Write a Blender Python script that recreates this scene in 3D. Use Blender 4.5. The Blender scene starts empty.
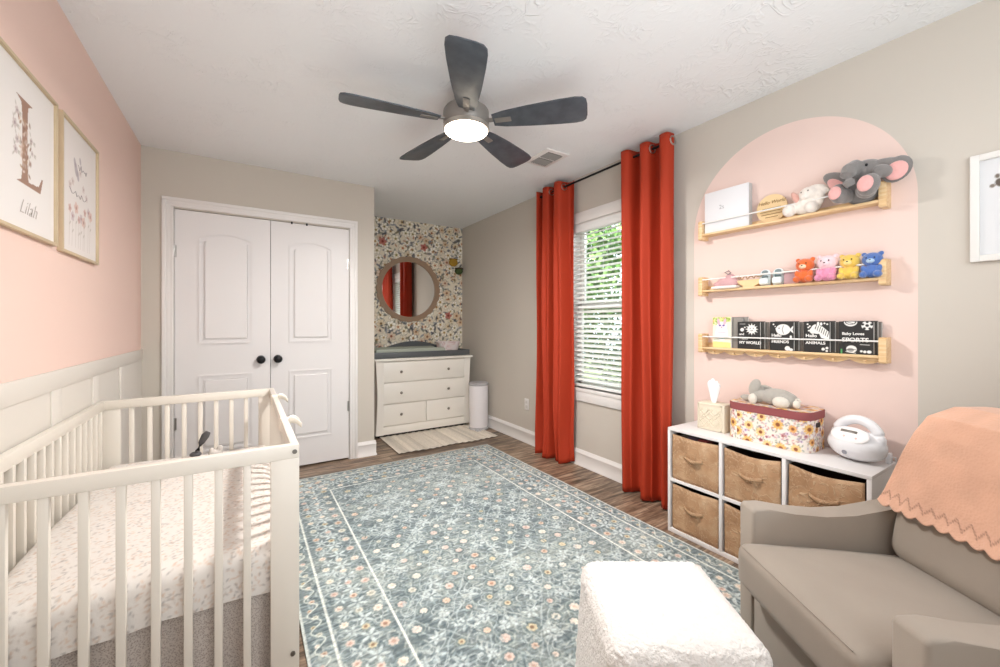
import bpy, bmesh, math, random
import numpy as np
from mathutils import Vector, Matrix, Euler
random.seed(7); rng = np.random.default_rng(5)
PI = math.pi
COL = bpy.context.scene.collection
R, L, D1, D2, XC, H, Y0 = 2.397, -.610, 3.6945, 4.673, .997, 2.44, -1.3

# ------------------------------------------------------------------ materials
def lin(c):
    if isinstance(c, str):
        c = tuple(int(c[i:i+2], 16)/255 for i in (0, 2, 4))
    return tuple((x/12.92 if x <= .04045 else ((x+.055)/1.055)**2.4) for x in c)
def rgba(c): return (*lin(c), 1)
class NT:
    def __init__(s, name):
        s.m = bpy.data.materials.new(name); s.m.use_nodes = True
        s.t = s.m.node_tree; s.b = s.t.nodes['Principled BSDF']
    def n(s, typ, **kw):
        nd = s.t.nodes.new(typ)
        for k, v in kw.items(): setattr(nd, k, v)
        return nd
    def l(s, a, b): s.t.links.new(a, b)
    def math(s, op, a, b=None, clamp=False):
        nd = s.n('ShaderNodeMath', operation=op); nd.use_clamp = clamp
        for i, v in enumerate((a, b)):
            if v is None: continue
            if isinstance(v, (int, float)): nd.inputs[i].default_value = v
            else: s.l(v, nd.inputs[i])
        return nd.outputs[0]
    def mix(s, f, a, b, typ='MIX'):
        nd = s.n('ShaderNodeMix', data_type='RGBA', blend_type=typ)
        for i, v in ((0, f), (6, a), (7, b)):
            if isinstance(v, (int, float)): nd.inputs[i].default_value = v
            elif isinstance(v, tuple): nd.inputs[i].default_value = v
            else: s.l(v, nd.inputs[i])
        return nd.outputs[2]
    def coord(s, scale=(1, 1, 1)):
        tc = s.n('ShaderNodeTexCoord'); mp = s.n('ShaderNodeMapping')
        mp.inputs['Scale'].default_value = scale
        s.l(tc.outputs['Object'], mp.inputs[0]); return mp.outputs[0]
    def noise(s, scale, detail=3, vec=None, out=0):
        nd = s.n('ShaderNodeTexNoise'); nd.inputs['Scale'].default_value = scale
        nd.inputs['Detail'].default_value = detail
        s.l(vec if vec is not None else s.coord(), nd.inputs['Vector']); return nd.outputs[out]
    def ramp(s, f, stops):
        nd = s.n('ShaderNodeValToRGB'); e = nd.color_ramp.elements
        while len(e) < len(stops): e.new(.5)
        for el, (p, c) in zip(e, stops): el.position = p; el.color = rgba(c)
        s.l(f, nd.inputs[0]); return nd.outputs[0]
    def bump(s, h, strength=.3, dist=.01):
        nd = s.n('ShaderNodeBump'); nd.inputs['Strength'].default_value = strength
        nd.inputs['Distance'].default_value = dist
        s.l(h, nd.inputs['Height']); s.l(nd.outputs[0], s.b.inputs['Normal'])
_M = {}
def mat(name, color, rough=.5, bump=None, vary=0, vscale=6, metal=0, sheen=0, coat=0, emit=None, spec=.5):
    if name in _M: return _M[name]
    k = NT(name); b = k.b
    b.inputs['Base Color'].default_value = rgba(color); b.inputs['Roughness'].default_value = rough
    b.inputs['Metallic'].default_value = metal; b.inputs['Sheen Weight'].default_value = sheen
    b.inputs['Coat Weight'].default_value = coat; b.inputs['Specular IOR Level'].default_value = spec
    if vary:
        c = lin(color); lo = tuple(max(0, x*(1-vary)) for x in c)+(1,); hi = tuple(min(1, x*(1+vary)) for x in c)+(1,)
        k.l(k.mix(k.noise(vscale, 4), lo, hi), b.inputs['Base Color'])
    if bump: k.bump(k.noise(bump[0], 3), bump[1], bump[2] if len(bump) > 2 else .004)
    if emit: b.inputs['Emission Color'].default_value = rgba(emit[0]); b.inputs['Emission Strength'].default_value = emit[1]
    _M[name] = k.m; return k.m
def painted(name, rough=.8, bump=None, sheen=0):
    if name in _M: return _M[name]
    k = NT(name); a = k.n('ShaderNodeAttribute'); a.attribute_name = 'Col'
    c = a.outputs['Color']
    k.l(c, k.b.inputs['Base Color']); k.b.inputs['Roughness'].default_value = rough
    k.b.inputs['Sheen Weight'].default_value = sheen
    if bump: k.bump(k.noise(bump[0], 3), bump[1], bump[2])
    _M[name] = k.m; return k.m

# ------------------------------------------------------------------ mesh building
MW = {}
def reg(o, M): MW[o.name] = M
class MB:
    def __init__(s, M=None): s.bm = bmesh.new(); s.M = M
    def _x(s, vs, M):
        if M is not None: bmesh.ops.transform(s.bm, matrix=M, verts=vs)
    def box(s, x0, x1, y0, y1, z0, z1, bev=0, M=None, seg=2):
        r = bmesh.ops.create_cube(s.bm, size=1); vs = r['verts']
        for v in vs: v.co = Vector(((x0+x1)/2+v.co.x*(x1-x0), (y0+y1)/2+v.co.y*(y1-y0), (z0+z1)/2+v.co.z*(z1-z0)))
        if bev:
            es = list({e for v in vs for e in v.link_edges})
            r = bmesh.ops.bevel(s.bm, geom=es, offset=bev, segments=seg, affect='EDGES', profile=.5)
            vs = list({v for f in r['faces'] for v in f.verts} | {v for v in vs if v.is_valid})
        s._x(vs, M); return s
    def cyl(s, p0, p1, r0, r1=None, seg=16, M=None):
        r1 = r0 if r1 is None else r1; p0 = Vector(p0); p1 = Vector(p1); d = p1-p0
        T = Matrix.Translation((p0+p1)/2) @ d.to_track_quat('Z', 'Y').to_matrix().to_4x4()
        r = bmesh.ops.create_cone(s.bm, cap_ends=True, segments=seg, radius1=r0, radius2=r1, depth=d.length, matrix=T)
        s._x(r['verts'], M); return s
    def ell(s, c, r, rot=(0, 0, 0), seg=16, M=None):
        T = Matrix.Translation(c) @ Euler(rot).to_matrix().to_4x4() @ Matrix.Diagonal((*r, 1))
        q = bmesh.ops.create_uvsphere(s.bm, u_segments=seg, v_segments=max(6, seg//2+2), radius=1, matrix=T)
        s._x(q['verts'], M); return s
    def lathe(s, prof, c=(0, 0, 0), seg=32, M=None, sx=1, sy=1):
        rings = []
        for r, z in prof:
            rings.append([s.bm.verts.new((c[0]+sx*r*math.cos(2*PI*i/seg), c[1]+sy*r*math.sin(2*PI*i/seg), c[2]+z)) for i in range(seg)])
        for a, b in zip(rings, rings[1:]):
            for i in range(seg): s.bm.faces.new((a[i], a[(i+1) % seg], b[(i+1) % seg], b[i]))
        s.bm.faces.new(rings[0][::-1]); s.bm.faces.new(rings[-1])
        s._x([v for q in rings for v in q], M); return s
    def prism(s, pts, z0, z1, M=None, bev=0):
        a = [s.bm.verts.new((x, y, z0)) for x, y in pts]; b = [s.bm.verts.new((x, y, z1)) for x, y in pts]
        n = len(pts); fs = [s.bm.faces.new(a[::-1]), s.bm.faces.new(b)]
        for i in range(n): fs.append(s.bm.faces.new((a[i], a[(i+1) % n], b[(i+1) % n], b[i])))
        vs = a+b
        if bev:
            es = [e for f in fs[:2] for e in f.edges]
            r = bmesh.ops.bevel(s.bm, geom=es, offset=bev, segments=2, affect='EDGES', profile=.5)
            vs = list({v for f in fs if f.is_valid for v in f.verts} | {v for f in r['faces'] for v in f.verts})
        s._x(vs, M); return s
    def ring(s, po, pi, z0, z1, M=None):
        n = len(po); V = [[s.bm.verts.new((x, y, z)) for x, y in p] for p, z in ((po, z0), (po, z1), (pi, z1), (pi, z0))]
        for k in range(4):
            A, B = V[k], V[(k+1) % 4]
            for i in range(n): s.bm.faces.new((A[i], A[(i+1) % n], B[(i+1) % n], B[i]))
        s._x([v for q in V for v in q], M); return s
    def tube(s, pts, r, seg=8, closed=False, M=None, radii=None):
        pts = [Vector(p) for p in pts]; n = len(pts); rings = []; up = Vector((0, 0, 1))
        for i, p in enumerate(pts):
            a = pts[(i-1) % n] if closed or i > 0 else p; b = pts[(i+1) % n] if closed or i < n-1 else p
            t = (b-a).normalized(); u = up if abs(t.dot(up)) < .95 else Vector((1, 0, 0))
            x = t.cross(u).normalized(); y = x.cross(t)
            rr = radii[i] if radii else r
            rings.append([s.bm.verts.new(p+x*rr*math.cos(2*PI*k/seg)+y*rr*math.sin(2*PI*k/seg)) for k in range(seg)])
        for i in range(n if closed else n-1):
            A, B = rings[i], rings[(i+1) % n]
            for k in range(seg): s.bm.faces.new((A[k], A[(k+1) % seg], B[(k+1) % seg], B[k]))
        if not closed: s.bm.faces.new(rings[0][::-1]); s.bm.faces.new(rings[-1])
        s._x([v for q in rings for v in q], M); return s
    def rbox(s, c, size, r, n=14, M=None, deform=None, puff=0):
        old = set(s.bm.verts); q = bmesh.ops.create_cube(s.bm, size=2)
        es = list({e for v in q['verts'] for e in v.link_edges})
        bmesh.ops.subdivide_edges(s.bm, edges=es, cuts=n, use_grid_fill=True)
        vs = [v for v in s.bm.verts if v not in old]
        hx = [x/2 for x in size]
        for v in vs:
            p = [0, 0, 0]; inn = [0, 0, 0]
            for i in range(3):
                t = v.co[i]; t = math.copysign(abs(t)**.75, t) if abs(t) < 1 else t
                p[i] = t*hx[i]; inn[i] = max(-(hx[i]-r), min(hx[i]-r, p[i]))
            d = Vector(p)-Vector(inn)
            if d.length > 1e-9: d = d.normalized()*r
            w = Vector(inn)+d
            if puff:
                f = (1-(w.x/hx[0])**2)*(1-(w.y/hx[1])**2); w.z += puff*f*(1 if w.z > 0 else -.3)
            if deform: w = Vector(deform(w))
            v.co = w+Vector(c)
        s._x(vs, M); return s
    def grid(s, f, nu, nv, M=None, closed=False):
        V = [[s.bm.verts.new(f(i/(nu-1) if not closed else i/nu, j/(nv-1))) for i in range(nu)] for j in range(nv)]
        for j in range(nv-1):
            for i in range(nu if closed else nu-1):
                s.bm.faces.new((V[j][i], V[j][(i+1) % nu], V[j+1][(i+1) % nu], V[j+1][i]))
        s._x([v for q in V for v in q], M); return s
    def build(s, name, m, parent=None, label=None, cat=None, group=None, kind=None, smooth=True, angle=38, local=False):
        if s.M is not None: bmesh.ops.transform(s.bm, matrix=s.M, verts=s.bm.verts)
        if parent is not None and not local and parent.name in MW:
            bmesh.ops.transform(s.bm, matrix=MW[parent.name].inverted(), verts=s.bm.verts)
        bmesh.ops.recalc_face_normals(s.bm, faces=s.bm.faces)
        if smooth:
            a = math.radians(angle)
            for f in s.bm.faces: f.smooth = True
            for e in s.bm.edges:
                if len(e.link_faces) == 2 and e.calc_face_angle(0) > a: e.smooth = False
        me = bpy.data.meshes.new(name); s.bm.to_mesh(me); s.bm.free(); me.materials.append(m)
        o = bpy.data.objects.new(name, me); COL.objects.link(o)
        if parent is not None:
            o.parent = parent
            if parent.name in MW: MW[o.name] = MW[parent.name]
        return tag(o, label, cat, group, kind)
def tag(o, label=None, cat=None, group=None, kind=None):
    if label: o['label'] = label
    if cat: o['category'] = cat
    if group: o['group'] = group
    if kind: o['kind'] = kind
    return o
def thing(name, label, cat, loc=(0, 0, 0), rz=0, group=None, kind=None):
    o = bpy.data.objects.new(name, None); COL.objects.link(o); o.empty_display_size = .05
    o.location = loc; o.rotation_euler = (0, 0, rz)
    MW[o.name] = Matrix.Translation(loc) @ Matrix.Rotation(rz, 4, 'Z')
    return tag(o, label, cat, group, kind)
def struct(mb, name, m, **k): return mb.build(name, m, kind='structure', **k)
def arr(name, verts, faces, m, parent=None, col=None, smooth=True, world=True):
    me = bpy.data.meshes.new(name); verts = np.asarray(verts, float); faces = np.asarray(faces, np.int32)
    if parent is not None and parent.name in MW and world:
        Mi = np.array(MW[parent.name].inverted()); verts = verts@Mi[:3, :3].T+Mi[:3, 3]
    me.vertices.add(len(verts)); me.vertices.foreach_set('co', verts.ravel())
    n = len(faces); me.loops.add(n*4); me.polygons.add(n)
    me.loops.foreach_set('vertex_index', faces.ravel()); me.polygons.foreach_set('loop_start', np.arange(n, dtype=np.int32)*4)
    me.polygons.foreach_set('use_smooth', np.full(n, smooth)); me.update(calc_edges=True); me.validate()
    if col is not None:
        a = me.color_attributes.new('Col', 'FLOAT_COLOR', 'POINT')
        c = np.ones((len(verts), 4)); x = np.clip(col.reshape(-1, 3), 0, 1)
        c[:, :3] = np.where(x <= .04045, x/12.92, ((x+.055)/1.055)**2.4); a.data.foreach_set('color', c.ravel())
    me.materials.append(m); o = bpy.data.objects.new(name, me); COL.objects.link(o)
    if parent is not None:
        o.parent = parent
        if parent.name in MW: MW[o.name] = MW[parent.name]
    return o
def hexc(c): return np.array([int(c[i:i+2], 16)/255 for i in (0, 2, 4)]) if isinstance(c, str) else np.array(c)
class Canvas:                       # a printed pattern drawn on a dense grid
    def __init__(s, w, h, res, base):
        s.w, s.h, s.res = w, h, res; s.nx = int(w/res)+1; s.ny = int(h/res)+1
        s.X, s.Y = np.meshgrid(np.linspace(0, w, s.nx), np.linspace(0, h, s.ny))
        s.C = np.ones((s.ny, s.nx, 3))*hexc(base)
    def win(s, cx, cy, r):
        i0 = max(0, int((cx-r)/s.w*(s.nx-1))-1); i1 = min(s.nx, int((cx+r)/s.w*(s.nx-1))+3)
        j0 = max(0, int((cy-r)/s.h*(s.ny-1))-1); j1 = min(s.ny, int((cy+r)/s.h*(s.ny-1))+3)
        return (slice(j0, j1), slice(i0, i1)) if i1 > i0 and j1 > j0 else None
    def blend(s, W, a, c): s.C[W] = s.C[W]*(1-a[..., None])+hexc(c)*a[..., None]
    def ell(s, cx, cy, rx, ry, c, rot=0, al=1, inner=0):
        W = s.win(cx, cy, max(rx, ry)*1.1+s.res)
        if W is None: return
        x = s.X[W]-cx; y = s.Y[W]-cy; u = x*math.cos(rot)+y*math.sin(rot); v = -x*math.sin(rot)+y*math.cos(rot)
        d = np.sqrt((u/rx)**2+(v/ry)**2); e = s.res/min(rx, ry)
        a = np.clip((1-d)/e+.5, 0, 1)*al
        if inner: a = a*np.clip((d-inner)/e+.5, 0, 1)
        s.blend(W, a, c)
    def line(s, pts, wd, c, al=1):
        for (x0, y0), (x1, y1) in zip(pts, pts[1:]):
            W = s.win((x0+x1)/2, (y0+y1)/2, math.hypot(x1-x0, y1-y0)/2+wd+s.res)
            if W is None: continue
            dx, dy = x1-x0, y1-y0; t = np.clip(((s.X[W]-x0)*dx+(s.Y[W]-y0)*dy)/(dx*dx+dy*dy+1e-12), 0, 1)
            d = np.hypot(s.X[W]-x0-t*dx, s.Y[W]-y0-t*dy)
            s.blend(W, np.clip((wd/2-d)/s.res+.5, 0, 1)*al, c)
    def flower(s, cx, cy, r, n, cp, cc, ph=0, rc=.3, cut=.35, al=1):
        W = s.win(cx, cy, r*1.15)
        if W is None: return
        x = s.X[W]-cx; y = s.Y[W]-cy; d = np.hypot(x, y); th = np.arctan2(y, x)+ph
        rad = r*(1-cut+cut*np.abs(np.cos(n*th/2)))
        s.blend(W, np.clip((rad-d)/s.res+.5, 0, 1)*al, cp); s.blend(W, np.clip((r*rc-d)/s.res+.5, 0, 1)*al, cc)
    def poly(s, pts, c):
        P = np.array(pts); ins = np.zeros(s.X.shape, bool); n = len(P); j = n-1
        for i in range(n):
            xi, yi = P[i]; xj, yj = P[j]
            ins ^= ((yi > s.Y) != (yj > s.Y)) & (s.X < (xj-xi)*(s.Y-yi)/(yj-yi+1e-12)+xi); j = i
        s.C[ins] = hexc(c)
    def build(s, name, m, f, parent=None, smooth=True):     # f maps arrays u,v -> x,y,z
        x, y, z = f(s.X, s.Y); V = np.stack([np.broadcast_to(q, s.X.shape) for q in (x, y, z)], -1).reshape(-1, 3)
        idx = np.arange(s.nx*s.ny).reshape(s.ny, s.nx)
        F = np.stack([idx[:-1, :-1], idx[:-1, 1:], idx[1:, 1:], idx[1:, :-1]], -1).reshape(-1, 4)
        return arr(name, V, F, m, parent, s.C, smooth)
def text(s, size, M, m, parent, name='lettering', shear=0, ext=.0004, bold=0, align='LEFT'):
    cu = bpy.data.curves.new('t', 'FONT'); cu.body = s; cu.size = size; cu.extrude = ext; cu.shear = shear; cu.offset = bold; cu.align_x = align
    o = bpy.data.objects.new('t', cu); COL.objects.link(o); bpy.context.view_layer.update()
    me = bpy.data.meshes.new_from_object(o.evaluated_get(bpy.context.evaluated_depsgraph_get()))
    bpy.data.objects.remove(o); me.name = name
    me.transform(M if parent is None else MW[parent.name].inverted() @ M)
    me.materials.clear(); me.materials.append(m)
    q = bpy.data.objects.new(name, me); COL.objects.link(q); q.parent = parent; return q
def FR(o, ex, ey):                  # frame: origin, local x, local y
    ex = Vector(ex).normalized(); ey = Vector(ey).normalized(); ez = ex.cross(ey)
    return Matrix(((ex.x, ey.x, ez.x, o[0]), (ex.y, ey.y, ez.y, o[1]), (ex.z, ey.z, ez.z, o[2]), (0, 0, 0, 1)))
def remesh(o, vox=.004, sm=4):
    md = o.modifiers.new('r', 'REMESH'); md.mode = 'VOXEL'; md.voxel_size = vox; md.use_smooth_shade = True
    if sm: q = o.modifiers.new('s', 'SMOOTH'); q.iterations = sm; q.factor = .6
    return o

# ------------------------------------------------------------------ shared materials
WHITE = mat('white_trim_paint', 'e6e3e0', .35)
DOORW = mat('white_door_paint', 'e2dfde', .4)
GREIGE = mat('greige_wall_paint', 'c9c2b7', .8, bump=(140, .05, .001))
CRIBW = mat('cream_crib_paint', 'dfd8cd', .35, spec=.4)
BLACKM = mat('matte_black_metal', '1a1a1c', .4, metal=.6)
CHROME = mat('brushed_steel', 'b5b3b0', .3, metal=1)
PINE = NT('pine_wood')
_g = PINE.noise(14, 5, PINE.coord((6, .6, 9)))
PINE.l(PINE.ramp(_g, [(.3, 'd9b17e'), (.55, 'e4c598'), (.75, 'eed4ac')]), PINE.b.inputs['Base Color']); PINE.b.inputs['Roughness'].default_value = .5
PINE = PINE.m
BLACKPAGE = mat('black_board_cover', '222222', .45)
GLASSK = NT('window_glass'); _gl = GLASSK.n('ShaderNodeBsdfGlossy'); _gl.inputs['Roughness'].default_value = .02
_tr = GLASSK.n('ShaderNodeBsdfTransparent'); _mx = GLASSK.n('ShaderNodeMixShader'); _fr = GLASSK.n('ShaderNodeFresnel'); _fr.inputs[0].default_value = 1.3
GLASSK.l(_fr.outputs[0], _mx.inputs[0]); GLASSK.l(_tr.outputs[0], _mx.inputs[1]); GLASSK.l(_gl.outputs[0], _mx.inputs[2])
GLASSK.l(_mx.outputs[0], GLASSK.t.nodes['Material Output'].inputs[0]); GLASS = GLASSK.m

# ------------------------------------------------------------------ room shell
# floor: brown planks running along x
k = NT('wood_plank_floor'); v = k.coord(); sp = k.n('ShaderNodeSeparateXYZ'); k.l(v, sp.inputs[0])
br = k.n('ShaderNodeTexBrick'); br.inputs['Scale'].default_value = 1; br.inputs['Mortar Size'].default_value = .0018
br.inputs['Brick Width'].default_value = 1.1; br.inputs['Row Height'].default_value = .15; br.offset = .37
br.inputs['Color1'].default_value = (0, 0, 0, 1); br.inputs['Color2'].default_value = (1, 1, 1, 1); br.inputs['Mortar'].default_value = (.5, .5, .5, 1)
k.l(v, br.inputs['Vector'])
n1 = k.noise(4, 6, k.coord((1.0, 9, 1))); n2 = k.noise(18, 4, k.coord((1, 9, 1)))
g = k.math('ADD', k.math('MULTIPLY', n1, .75), k.math('MULTIPLY', n2, .25))
c = k.ramp(g, [(.34, '44362b'), (.44, '6a5645'), (.54, '8c7662'), (.64, 'b09c86')])
c = k.mix(.30, c, br.outputs['Color'], 'OVERLAY'); c = k.mix(k.math('MULTIPLY', br.outputs['Fac'], .7), c, (.02, .015, .01, 1))
k.l(c, k.b.inputs['Base Color']); k.b.inputs['Roughness'].default_value = .42; k.bump(g, .12, .003)
struct(MB().box(L-.1, R+.1, Y0-.1, D2+.1, -.1, 0), 'floor', k.m, smooth=False)
# ceiling with stomped texture
k = NT('textured_ceiling_paint'); k.b.inputs['Base Color'].default_value = rgba('edeff0'); k.b.inputs['Roughness'].default_value = .9
w = k.n('ShaderNodeTexNoise'); w.inputs['Scale'].default_value = 9; w.inputs['Detail'].default_value = 2; w.inputs['Distortion'].default_value = 2.2
k.l(k.coord(), w.inputs['Vector'])
a = k.math('ABSOLUTE', k.math('SUBTRACT', w.outputs[0], .5)); r1 = k.math('SUBTRACT', 1, k.math('MULTIPLY', a, 16), True)
w2 = k.noise(45, 3); mk = k.math('MULTIPLY', k.math('SUBTRACT', k.noise(5.5, 1), .42), 4, True)
hgt = k.math('MULTIPLY', k.math('MULTIPLY', r1, w2), mk); k.bump(k.math('ADD', hgt, k.math('MULTIPLY', w2, .2)), .5, .010)
struct(MB().box(L-.1, R+.1, Y0-.1, D2+.1, H, H+.1), 'ceiling', k.m, smooth=False)
# left wall: blush paint above, warm white board and batten below
PINK = mat('blush_wall_paint', 'e7cabe', .85, bump=(140, .05, .001))
struct(MB().box(L-.1, L, Y0-.1, D1+.2, 0, H), 'wall_left', PINK, smooth=False)
WAINS = mat('warm_white_wainscot', 'dad4cb', .5)
struct(MB().box(L, L+.004, Y0, D1, 0, .96), 'trim_1', WAINS)
struct(MB().box(L, L+.011, Y0, D1, .945, 1.018, .002), 'trim_2', WAINS)
for i, y in enumerate((3.14, 2.655, 2.18, 1.70, 1.22, .74, .26)):
    struct(MB().box(L+.004, L+.0108, y-.045, y+.045, .12, .946, .0015), 'trim_%d' % (3+i), WAINS)
# closet wall with a door opening, alcove walls
mb = MB().box(L-.1, -.43, D1, D1+.1, 0, H).box(.778, XC, D1, D1+.1, 0, H).box(-.43, .778, D1, D1+.1, 2.03, H)
mb.box(XC-.1, XC, D1+.1, D2+.1, 0, H)
struct(mb, 'wall_closet', GREIGE, smooth=False)
struct(MB().box(-.5, .85, D1+.12, D1+.16, 0, 2.1), 'closet_shade_panel', mat('dark_closet_void', '2a2725', .9))  # near-black panel, closet darkness put into its colour behind the doors
struct(MB().box(L-.1, R+.1, Y0-.1, Y0, 0, H), 'wall_back', GREIGE, smooth=False)
# right wall: painted blush arch in the wall paint itself
k = NT('greige_wall_with_painted_arch'); v = k.coord(); sp = k.n('ShaderNodeSeparateXYZ'); k.l(v, sp.inputs[0]); y, z = sp.outputs[1], sp.outputs[2]
dy = k.math('SUBTRACT', y, .972); dz = k.math('MAXIMUM', k.math('SUBTRACT', z, 1.745), 0)
d = k.math('SQRT', k.math('ADD', k.math('MULTIPLY', dy, dy), k.math('MULTIPLY', dz, dz)))
msk = k.math('LESS_THAN', d, .499)
k.l(k.mix(msk, rgba('c9c2b8'), rgba('e6cec5')), k.b.inputs['Base Color']); k.b.inputs['Roughness'].default_value = .85; k.bump(k.noise(140, 2), .05, .001)
WY0, WY1, WZ0, WZ1 = 1.86, 2.59, .655, 2.045
mb = MB().box(R, R+.12, Y0-.1, WY0, 0, H).box(R, R+.12, WY1, D2+.1, 0, H).box(R, R+.12, WY0, WY1, 0, WZ0).box(R, R+.12, WY0, WY1, WZ1, H)
struct(mb, 'wall_right', k.m, smooth=False)
# wallpaper wall
cv = Canvas(R-XC, H, .0065, 'e4dac6')
for i in range(1100):
    x, y = rng.uniform(0, cv.w), rng.uniform(0, cv.h); a = rng.uniform(0, PI)
    cv.ell(x, y, .032, .011, ['6a6c73', '5d5b5c', '7c7f70', '868c92', '4b4a50', '756b50'][i % 6], a, .85)
pts = []
for i in range(4000):
    x, y = rng.uniform(0, cv.w), rng.uniform(0, cv.h)
    if all((x-p)**2+(y-q)**2 > .0058 for p, q in pts): pts.append((x, y))
for i, (x, y) in enumerate(pts):
    t = rng.integers(0, 12); r = rng.uniform(.040, .058); ph = rng.uniform(0, 6)
    cp, cc = [('f6f0e4', 'a8813a'), ('f0e8d6', '8a6a3a'), ('f8f4ea', '8f7a45'), ('f2e8d6', 'b06a45'), ('e3d4b8', '7c6038'), ('f5eee0', '95894f'), ('dcc6b0', '8e4b3a'), ('e6dac6', 'a07440'),
              ('f7f2e6', '7c7440'), ('e6d8c2', '98613f'), ('f4ede0', 'a58342'), ('dcc3a4', '8c5a40')][t]
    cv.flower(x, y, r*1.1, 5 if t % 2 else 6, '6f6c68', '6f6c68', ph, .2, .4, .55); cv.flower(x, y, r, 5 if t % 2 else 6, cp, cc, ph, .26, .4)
    for q in range(5): cv.ell(x+r*.42*math.cos(ph+q*1.257), y+r*.42*math.sin(ph+q*1.257), .010, .004, 'b9a37c', ph+q*1.257, .7)
for i in range(520):
    x, y = rng.uniform(0, cv.w), rng.uniform(0, cv.h)
    cv.ell(x, y, .019, .008, ['43444b', '6b6a52', 'a86f4a', '75787e', '494a50'][i % 5], rng.uniform(0, PI), .85)
for (x, y) in ((.36, 2.16), (.87, 2.14), (.62, 1.45), (.1, 1.2), (1.2, 1.3)):
    for q in range(5): cv.ell(x+.022*math.cos(q*1.26), y+.022*math.sin(q*1.26), .028, .018, 'b4685c', q*1.26, .9)
    cv.ell(x, y, .014, .014, '7f3a34')
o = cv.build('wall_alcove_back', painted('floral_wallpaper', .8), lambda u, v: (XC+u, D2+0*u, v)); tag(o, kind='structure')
struct(MB().box(XC-.1, R+.1, D2+.005, D2+.1, 0, H), 'wall_alcove_backing', GREIGE, smooth=False)
# baseboards: flat board with stepped cap
def baseboard(p0, p1, n, name):
    p0, p1, n = Vector((*p0, 0)), Vector((*p1, 0)), Vector((*n, 0)); d = (p1-p0)
    prof = [(0, 0), (.022, 0), (.022, .01), (.014, .022), (.014, .098), (.017, .104), (.013, .118), (.007, .126), (.005, .133), (0, .133)]
    M = FR(p0, n, (0, 0, 1)); s = 1 if M.to_3x3().col[2].dot(d) > 0 else -1
    struct(MB().prism(prof, 0, s*d.length, M), name, WHITE)
baseboard((R, 0), (R, D2), (-1, 0), 'baseboard_right')
baseboard((.846, D1), (XC+.013, D1), (0, -1), 'baseboard_closet')
baseboard((XC, D1-.012), (XC, D2), (1, 0), 'baseboard_alcove_side')
baseboard((XC, D2), (R, D2), (0, -1), 'baseboard_alcove_back')
baseboard((L, D1), (-.5, D1), (0, -1), 'baseboard_closet_left')
# closet door casing
x0, x1, zt = -.497, .846, 2.105
mb = MB()
for a0, a1, th in ((.0235, .0505, .014), (0, .024, .020), (.05, .066, .017)):
    mb.box(x0+a0, x0+a1, D1-th, D1, 0, zt-a1, .002).box(x1-a1, x1-a0, D1-th, D1, 0, zt-a1, .002).box(x0+a0, x1-a0, D1-th, D1, zt-a1, zt-a0, .002)
mb.box(-.434, -.428, D1, D1+.1, 0, 2.03).box(.774, .78, D1, D1+.1, 0, 2.03)
struct(mb, 'trim_10', WHITE)
for i in (0, 1):                    # small black catches at the top of the opening
    MB().box((.32, .432)[i], (.332, .444)[i], D1-.01, D1+.004, 2.016, 2.034, .002).build('door_catch', BLACKM, None,
        ('left' if i == 0 else 'right')+' one of the two small black catches above the closet doors', 'door catch')
def insetpoly(w, h, arch, n=16):
    p = [(-w/2, 0), (w/2, 0)]
    if arch: p += [(w/2-w*i/n, h-arch+arch*math.sin(PI*i/n)**.85 if 0 < i < n else h-arch) for i in range(n+1)]
    else: p += [(w/2, h), (-w/2, h)]
    return p
def leaf(idx, xa, xb, px, kx, hx):
    o = MB().box(xa, xb, D1+.004, D1+.039, .014, 2.026, .0015)
    for (z0, z1, ar) in ((1.04, 1.885, .045), (.235, .815, 0)):
        w = px[1]-px[0]; cx = sum(px)/2; M = FR((cx, D1+.004, z0), (1, 0, 0), (0, 0, 1))
        P = insetpoly(w, z1-z0, ar); t = lambda f, g: [(x*(1-f*2/w), g+(y-0)*(1-2*g/(z1-z0))) for x, y in P]
        o.ring(t(0, 0), t(.006, .006), 0, .0045, M); o.ring(t(.006, .006), t(.014, .014), 0, .009, M); o.ring(t(.014, .014), t(.020, .020), 0, .004, M)
        o.prism(t(.040, .040), 0, .011, M, bev=.009)
    d = struct(o, 'door_%d' % idx, DOORW, angle=9)
    MW[d.name] = Matrix.Identity(4)
    kb = MB().lathe([(.031, 0), (.031, .005), (.012, .008), (.011, .03), (.02, .036), (.029, .045), (.031, .055), (.026, .066), (.012, .071), (.002, .072)],
                    M=FR((kx, D1+.004, .913), (1, 0, 0), (0, 0, 1))).build('door_knob', BLACKM, d)
    for z in (1.72, .47):
        MB().cyl((hx, D1-.002, z-.045), (hx, D1-.002, z+.045), .006, seg=10).box(hx-.014, hx+.014, D1+.0, D1+.004, z-.043, z+.043).build('hinge', CHROME, d)
leaf(1, -.427, .1725, (-.295, .058), .108, -.43)
leaf(2, .1755, .7735, (.302, .642), .225, .775)

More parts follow.
